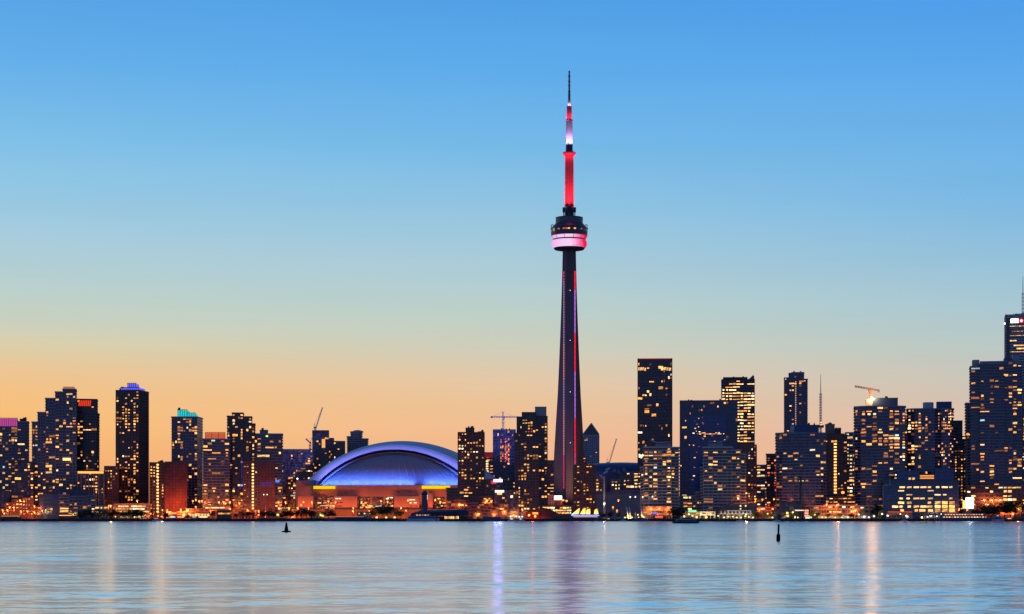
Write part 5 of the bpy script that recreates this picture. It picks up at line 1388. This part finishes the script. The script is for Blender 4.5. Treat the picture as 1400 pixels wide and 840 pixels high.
# ================================================================ BOATS
HULLM = {'black': plain('hull black', (0.018, 0.02, 0.028), 0.35), 'navy': plain('hull navy', (0.03, 0.045, 0.09), 0.35), 'white': plain('hull white', (0.50, 0.52, 0.56), 0.35), 'blue': plain('hull blue', (0.06, 0.10, 0.20), 0.4)}
def hull(Lh, B, H, mat, root, rake=0.12):
    rings = []
    n = 14
    for i in range(n + 1):
        t_ = i / n
        x = -Lh / 2 + Lh * t_
        wd = B / 2 * (0.82 + 0.18 * min(1, t_ * 4)) * (1 if t_ < 0.62 else max(0.04, math.cos((t_ - 0.62) / 0.38 * math.pi / 2)))
        sh = H * (1 + 0.22 * max(0, t_ - 0.5) ** 2 * 4)
        kx = x - rake * Lh * max(0, t_ - 0.8)
        rings.append([(x, -wd, sh), (kx, -wd * 0.75, -0.6), (kx, wd * 0.75, -0.6), (x, wd, sh)])
    return MB().loft(rings).obj('hull', mat, root, False)
def boat(label, px0, px1, D, H, hullk, decks, flip=False, cat='boat', name='boat', top=None):
    """decks: (from, to as share of the length, height, material, lit window kind or None)"""
    Lh = (px1 - px0) * D / F
    c = thing(name, label, cat, (PX((px0 + px1) / 2, D), D, 0), math.pi if flip else 0)
    hull(Lh, min(Lh * 0.24, 10), H, HULLM[hullk], c)
    B = min(Lh * 0.24, 10)
    z = H + 0.01
    sgn = 1 if flip else -1                     # side that faces the camera
    for a_, b_2, hgt, mt, kd in decks:
        x0, x1 = -Lh / 2 + a_ * Lh, -Lh / 2 + b_2 * Lh
        wd = B * 0.36
        cab = MB().loft([[(x0, -wd, z), (x1, -wd, z), (x1, wd, z), (x0, wd, z)], [(x0 + 0.2, -wd, z + hgt), (x1 - hgt * 0.5, -wd, z + hgt), (x1 - hgt * 0.5, wd, z + hgt), (x0 + 0.2, wd, z + hgt)]]).obj('cabin', mt, c)
        MB().box(x0 - 0.3, x1 - hgt * 0.3, -wd - 0.4, wd + 0.4, z + hgt + 0.005, z + hgt + 0.22).obj('deck', HULLM['white'], c)
        n = max(2, int((x1 - x0) / 2.6))
        for k in range(n):
            x = x0 + 0.9 + (x1 - x0 - 1.8 - hgt * 0.4) * (k + 0.5) / n
            w_ = (x1 - x0) / n * 0.55
            if kd: pane(kd, cab, (x, sgn * (wd + 0.06), z + hgt * 0.55), 0, w_, hgt * 0.34)
            else: MB().box(x - w_ / 2, x + w_ / 2, min(sgn * wd, sgn * (wd + 0.05)), max(sgn * wd, sgn * (wd + 0.05)), z + hgt * 0.38, z + hgt * 0.75).obj('porthole', G['black'], cab)
        z += hgt + 0.23
    if top:
        MB().tube((0, 0, z), (0.3, 0, z + top), 0.14, 0.07).obj('mast', FR['concrete'], c)
        MB().tube((-1.2, 0, z + top * 0.7), (1.4, 0, z + top * 0.7), 0.06).obj('yard', FR['concrete'], c)
    return c
wh, dk, bl = HULLM['white'], FR['dark'], HULLM['blue']
goldr = glow('lit deck awning', (1.0, 0.42, 0.10), 0.9)
c = boat('dark ferry with a gold lit awning at the western end of the quay', 2, 28, 1694, 2.6, 'black', [(0.08, 0.92, 1.6, dk, None)])
MB().box(-8, 7.5, -2.6, 2.6, 4.62, 5.0).obj('awning', goldr, c)
c = boat('small boat with a lit orange cabin cut off by the western edge', -10, 2.5, 1690, 2.0, 'black', [(0.1, 0.9, 1.8, dk, 'orange')])
c = boat('long low dark pleasure boat with a glowing orange deck before the stadium', 446, 506, 1688, 2.4, 'navy', [(0.06, 0.80, 1.4, dk, None)], flip=True)
MB().box(-14, 18, -3.2, 3.2, 4.05, 4.35).obj('awning', glow('orange awning', (1.0, 0.30, 0.08), 0.75), c)
boat('pale blue excursion boat with two decks moored by the silo tower', 556, 601, 1692, 2.4, 'white', [(0.05, 0.85, 2.0, bl, None), (0.25, 0.75, 1.8, bl, 'orange')], top=3)
boat('dark covered tour boat moored below the gabled townhouses', 657, 690, 1692, 1.8, 'navy', [(0.06, 0.9, 2.2, bl, None)])
boat('small white launch with lights beside the mound restaurant', 694, 707, 1692, 1.3, 'white', [(0.2, 0.7, 1.6, wh, 'pale')], top=4)
boat('small white cabin cruiser just west of the mound restaurant', 707.5, 718, 1694, 1.3, 'white', [(0.2, 0.7, 1.5, wh, 'pale')], top=3)
boat('low dark work boat moored under the grey park wall', 826, 848, 1692, 1.4, 'black', [(0.1, 0.45, 1.8, dk, 'orange')], top=4)
boat('white hulled motor yacht moored by the leaning pylons', 864, 888, 1694, 1.5, 'blue', [(0.2, 0.75, 1.7, bl, None)])
boat('dark harbour tour boat under way off the canopy terrace', 919, 955.5, 1040, 1.15, 'black', [(0.10, 0.86, 0.95, bl, None), (0.22, 0.66, 0.85, bl, None)], flip=True, top=1.2)
boat('long blue two-decked party boat with rows of deck lights', 1284, 1356, 1690, 2.6, 'blue', [(0.03, 0.93, 2.2, bl, 'yellow'), (0.06, 0.86, 2.0, bl, 'amber')])
boat('pale tour boat moored behind the bow of the blue party boat', 1356, 1374, 1693, 1.8, 'white', [(0.1, 0.8, 2.0, bl, None), (0.3, 0.6, 1.8, bl, 'yellow')], top=3)
boat('red lit work boat at the eastern end of the quay', 1374, 1392, 1691, 1.5, 'black', [(0.1, 0.6, 2.0, craneR, 'orange')], top=5)
boat('small red lit tug beside the quay trees', 196, 206, 1692, 1.6, 'black', [(0.2, 0.7, 2.4, craneR, 'red')], top=8)
boat('small red and white harbour boat east of the tug', 208, 222, 1694, 1.4, 'white', [(0.15, 0.8, 2.2, craneR, 'orange')], top=3)
boat('dark launch moored between the tall ship and the park', 806, 824, 1690, 1.3, 'navy', [(0.3, 0.75, 1.5, bl, None)], top=3)
# tall ship with lit sails
D = 1700 - 9
c = thing('tall_ship', 'tall ship moored with yellow lit sails and blue hull lights', 'ship', (PX(800, D), D, 0))
tx = lambda px: PX(px, D) - PX(800, D)
hull(28.5, 6.5, 2.6, HULLM['black'], c)
sail = glow('floodlit sail', (1.0, 0.50, 0.09), 0.8)
sailm = plain('sail cloth', (0.62, 0.55, 0.40), 0.8, var=0.1)
for i, (x0, x1, tx0, tx1, yt, yt2) in enumerate(((782, 791, 791.5, 792.6, 702.5, 695), (793.2, 800, 797, 800.4, 696, 695), (801.2, 807, 802, 806.6, 697, 695.5), (812, 818, 813, 816.5, 697, 695.6))):
    zb = PZ(703.2, D)
    pts = [(tx(x0), zb), (tx(x1), zb), (tx(tx1), PZ(yt2, D)), (tx(tx0), PZ(yt2 if i == 0 else yt, D))]
    rings = [[(x, -1.2, z) for x, z in pts], [(x, -1.0, z) for x, z in pts]]
    MB().loft(rings).obj('sail', sailm, c)
    lamp_light('sail_floodlight', 'SPOT', ((pts[0][0] + pts[1][0]) / 2, -5.5, zb - 1.5), (1.0, 0.50, 0.06), 9000, c, 0.4, ((pts[0][0] + pts[1][0]) / 2, -1, zb + 3), spot_size=R(100), spot_blend=1)
for x in (792.8, 800.6, 807.2, 818.5): MB().tube((tx(x), -0.4, 2.6), (tx(x), -0.4, PZ(690, D)), 0.16, 0.08).obj('mast', FR['brown'], c)
MB().tube((tx(820), -0.4, 3.2), (tx(826), -0.4, PZ(702, D)), 0.15, 0.08).obj('bowsprit', FR['brown'], c)
MB().box(tx(783), tx(819), -3.3, -3.1, PZ(705.6, D), PZ(704.2, D)).obj('blue_light_rail', glow('blue rail', (0.16, 0.25, 1.0), 2.2), c)
MB().box(tx(784), tx(817), -3.1, 2, PZ(707.4, D), PZ(705.9, D)).obj('deck_house', glow('pink deck light', (0.9, 0.6, 0.65), 0.6), c)
MB().ball((tx(782.4), -2, PZ(704, D)), 0.9).obj('blue_lamp', glow('blue lamp', (0.1, 0.3, 1.0), 4), c)
# small moored sailing boats (bare masts)
for i, (px, mh, lab) in enumerate(((830, 9, 'bare masted sailing boat moored west of the park lamp'), (841, 10, 'bare masted sailing boat beside the park lamp'), (852, 8, 'bare masted sailing boat just west of the leaning pylons'), (1012, 7, 'bare masted sailing boat moored under the white tents'), (1062, 7, 'bare masted sailing boat before the dark quay shed'), (1236, 7, 'bare masted sailing boat before the glass headquarters'))):
    boat(lab, px - 5, px + 5, 1694 - i * 0.7, 1.0, 'white', [(0.35, 0.65, 0.7, wh, None)], top=mh, name='sailing_boat')
# ================================================================ TENTS, PIERS AND SMALL THINGS
tentm = plain('tent canvas', (0.50, 0.50, 0.54), 0.8, var=0.08)
for i in range(9):
    D = 1732; px = 986 + i * 5
    c = thing('tent', f'{ORD[i]} of nine white peaked market tents in a row on the quay', 'tent', (PX(px, D), D, GZ), 0, 'white market tents')
    MB().loft([[(-1.6, -1.6, 4.6), (1.6, -1.6, 4.6), (1.6, 1.6, 4.6), (-1.6, 1.6, 4.6)], [(-0.5, -0.5, 6.0), (0.5, -0.5, 6.0), (0.5, 0.5, 6.0), (-0.5, 0.5, 6.0)], [(-0.06, -0.06, 8.0), (0.06, -0.06, 8.0), (0.06, 0.06, 8.0), (-0.06, 0.06, 8.0)]]).obj('canopy', tentm, c)
    for x in (-1.5, 1.5):
        for y in (-1.5, 1.5): MB().tube((x, y, 0), (x, y, 4.6), 0.08, n=5).obj('leg', craneW, c)
c = thing('banner_frame', 'long white frame banner above the market tents', 'frame', (PX(1006, 1740), 1740, GZ))
fz = lambda y: PZ(y, 1740) - GZ
for x0, x1 in ((994, 1011), (1012, 1027)):
    xa, xb = PX(x0, 1740) - PX(1006, 1740), PX(x1, 1740) - PX(1006, 1740)
    b = MB().box(xa, xb, -0.3, 0, fz(699), fz(698)); b.box(xa, xa + 0.6, -0.3, 0, 0, fz(699.01)); b.box(xb - 0.6, xb, -0.3, 0, 0, fz(699.01))
    b.box(xa + 0.61, xb - 0.61, -0.3, 0, fz(703.4), fz(702.6))
    b.obj('frame', FR['white'], c)
D = 1716
c = thing('ring_sculpture', 'glowing ring sculpture on the quay before the glass headquarters', 'sculpture', (PX(1260.3, D), D, GZ))
rg = 2.3
b = MB()
for k in range(20):
    a0, a1 = 2 * math.pi * k / 20, 2 * math.pi * (k + 1) / 20
    b.tube((rg * math.cos(a0), 0, 2.6 + rg * math.sin(a0)), (rg * math.cos(a1), 0, 2.6 + rg * math.sin(a1)), 0.28, n=5)
b.obj('ring', FR['tan'], c)
MB().ball((0, -0.3, 1.6), 0.8).obj('lamp', glow('ring lamp', (1.0, 0.6, 0.2), 5), c)
MB().box(-0.8, 0.8, -0.5, 0.5, 0, 0.3).obj('plinth', FR['concrete'], c)
D = 1690
c = thing('derrick', 'small yellow derrick leaning over the water by the dark roofed terminal', 'derrick', (PX(597, D), D, 0))
MB().tube((0, 0, -0.6), (-2.2, 0, 5.8), 0.22, 0.12).obj('boom', plain('derrick yellow', (0.5, 0.36, 0.08), 0.6), c)
MB().tube((0.2, 0.4, -0.6), (0.2, 0.4, 2.4), 0.35).obj('post', FR['dark'], c)

# ================================================================ MARKS IN THE WATER, nearer the camera
blk = plain('black paint', (0.004, 0.004, 0.005), 0.8, spec=0.1)
D = CAMZ * F / 19.3
q = D / F
c = thing('navigation_buoy', 'black navigation buoy with a broad float and tapering tower', 'buoy', (PX(391.5, D), D, 0))
MB().lathe([(0.7, -0.5), (6.4 * q, 0.02), (6.5 * q, 0.24), (2.9 * q, 0.32)], 24).obj('float', blk, c)
b = MB().lathe([(2.9 * q, 0.33), (2.5 * q, 0.75), (1.9 * q, 1.25), (1.6 * q, 1.5)], 12)
for k in range(4):
    a = math.pi / 4 + k * math.pi / 2
    b.tube((0.40 * math.cos(a), 0.40 * math.sin(a), 0.3), (0.13 * math.cos(a), 0.13 * math.sin(a), 1.6), 0.035, n=5)
b.obj('tower', blk, c)
MB().lathe([(0.22, 1.51), (0.22, 1.85), (0.12, 2.0), (0.08, 2.15)], 10).obj('lantern', blk, c)
MB().tube((-0.42, 0, 1.66), (0.42, 0, 1.68), 0.02, n=5).obj('crossarm', blk, c)
D = CAMZ * F / 31.5
q = D / F
c = thing('spar_buoy', 'black spar buoy with a slim pole and thick waterline body', 'buoy', (PX(1064, D), D, 0))
c.rotation_euler = (0, R(1.5), 0)
MB().lathe([(0.05, -0.12), (2.2 * q, -0.02), (2.75 * q, 0.18), (2.75 * q, 0.75), (1.5 * q, 0.98)], 16).obj('body', blk, c)
MB().lathe([(1.35 * q, 0.985), (1.4 * q, 2.16), (1.2 * q, 2.2)], 12).obj('pole', blk, c)
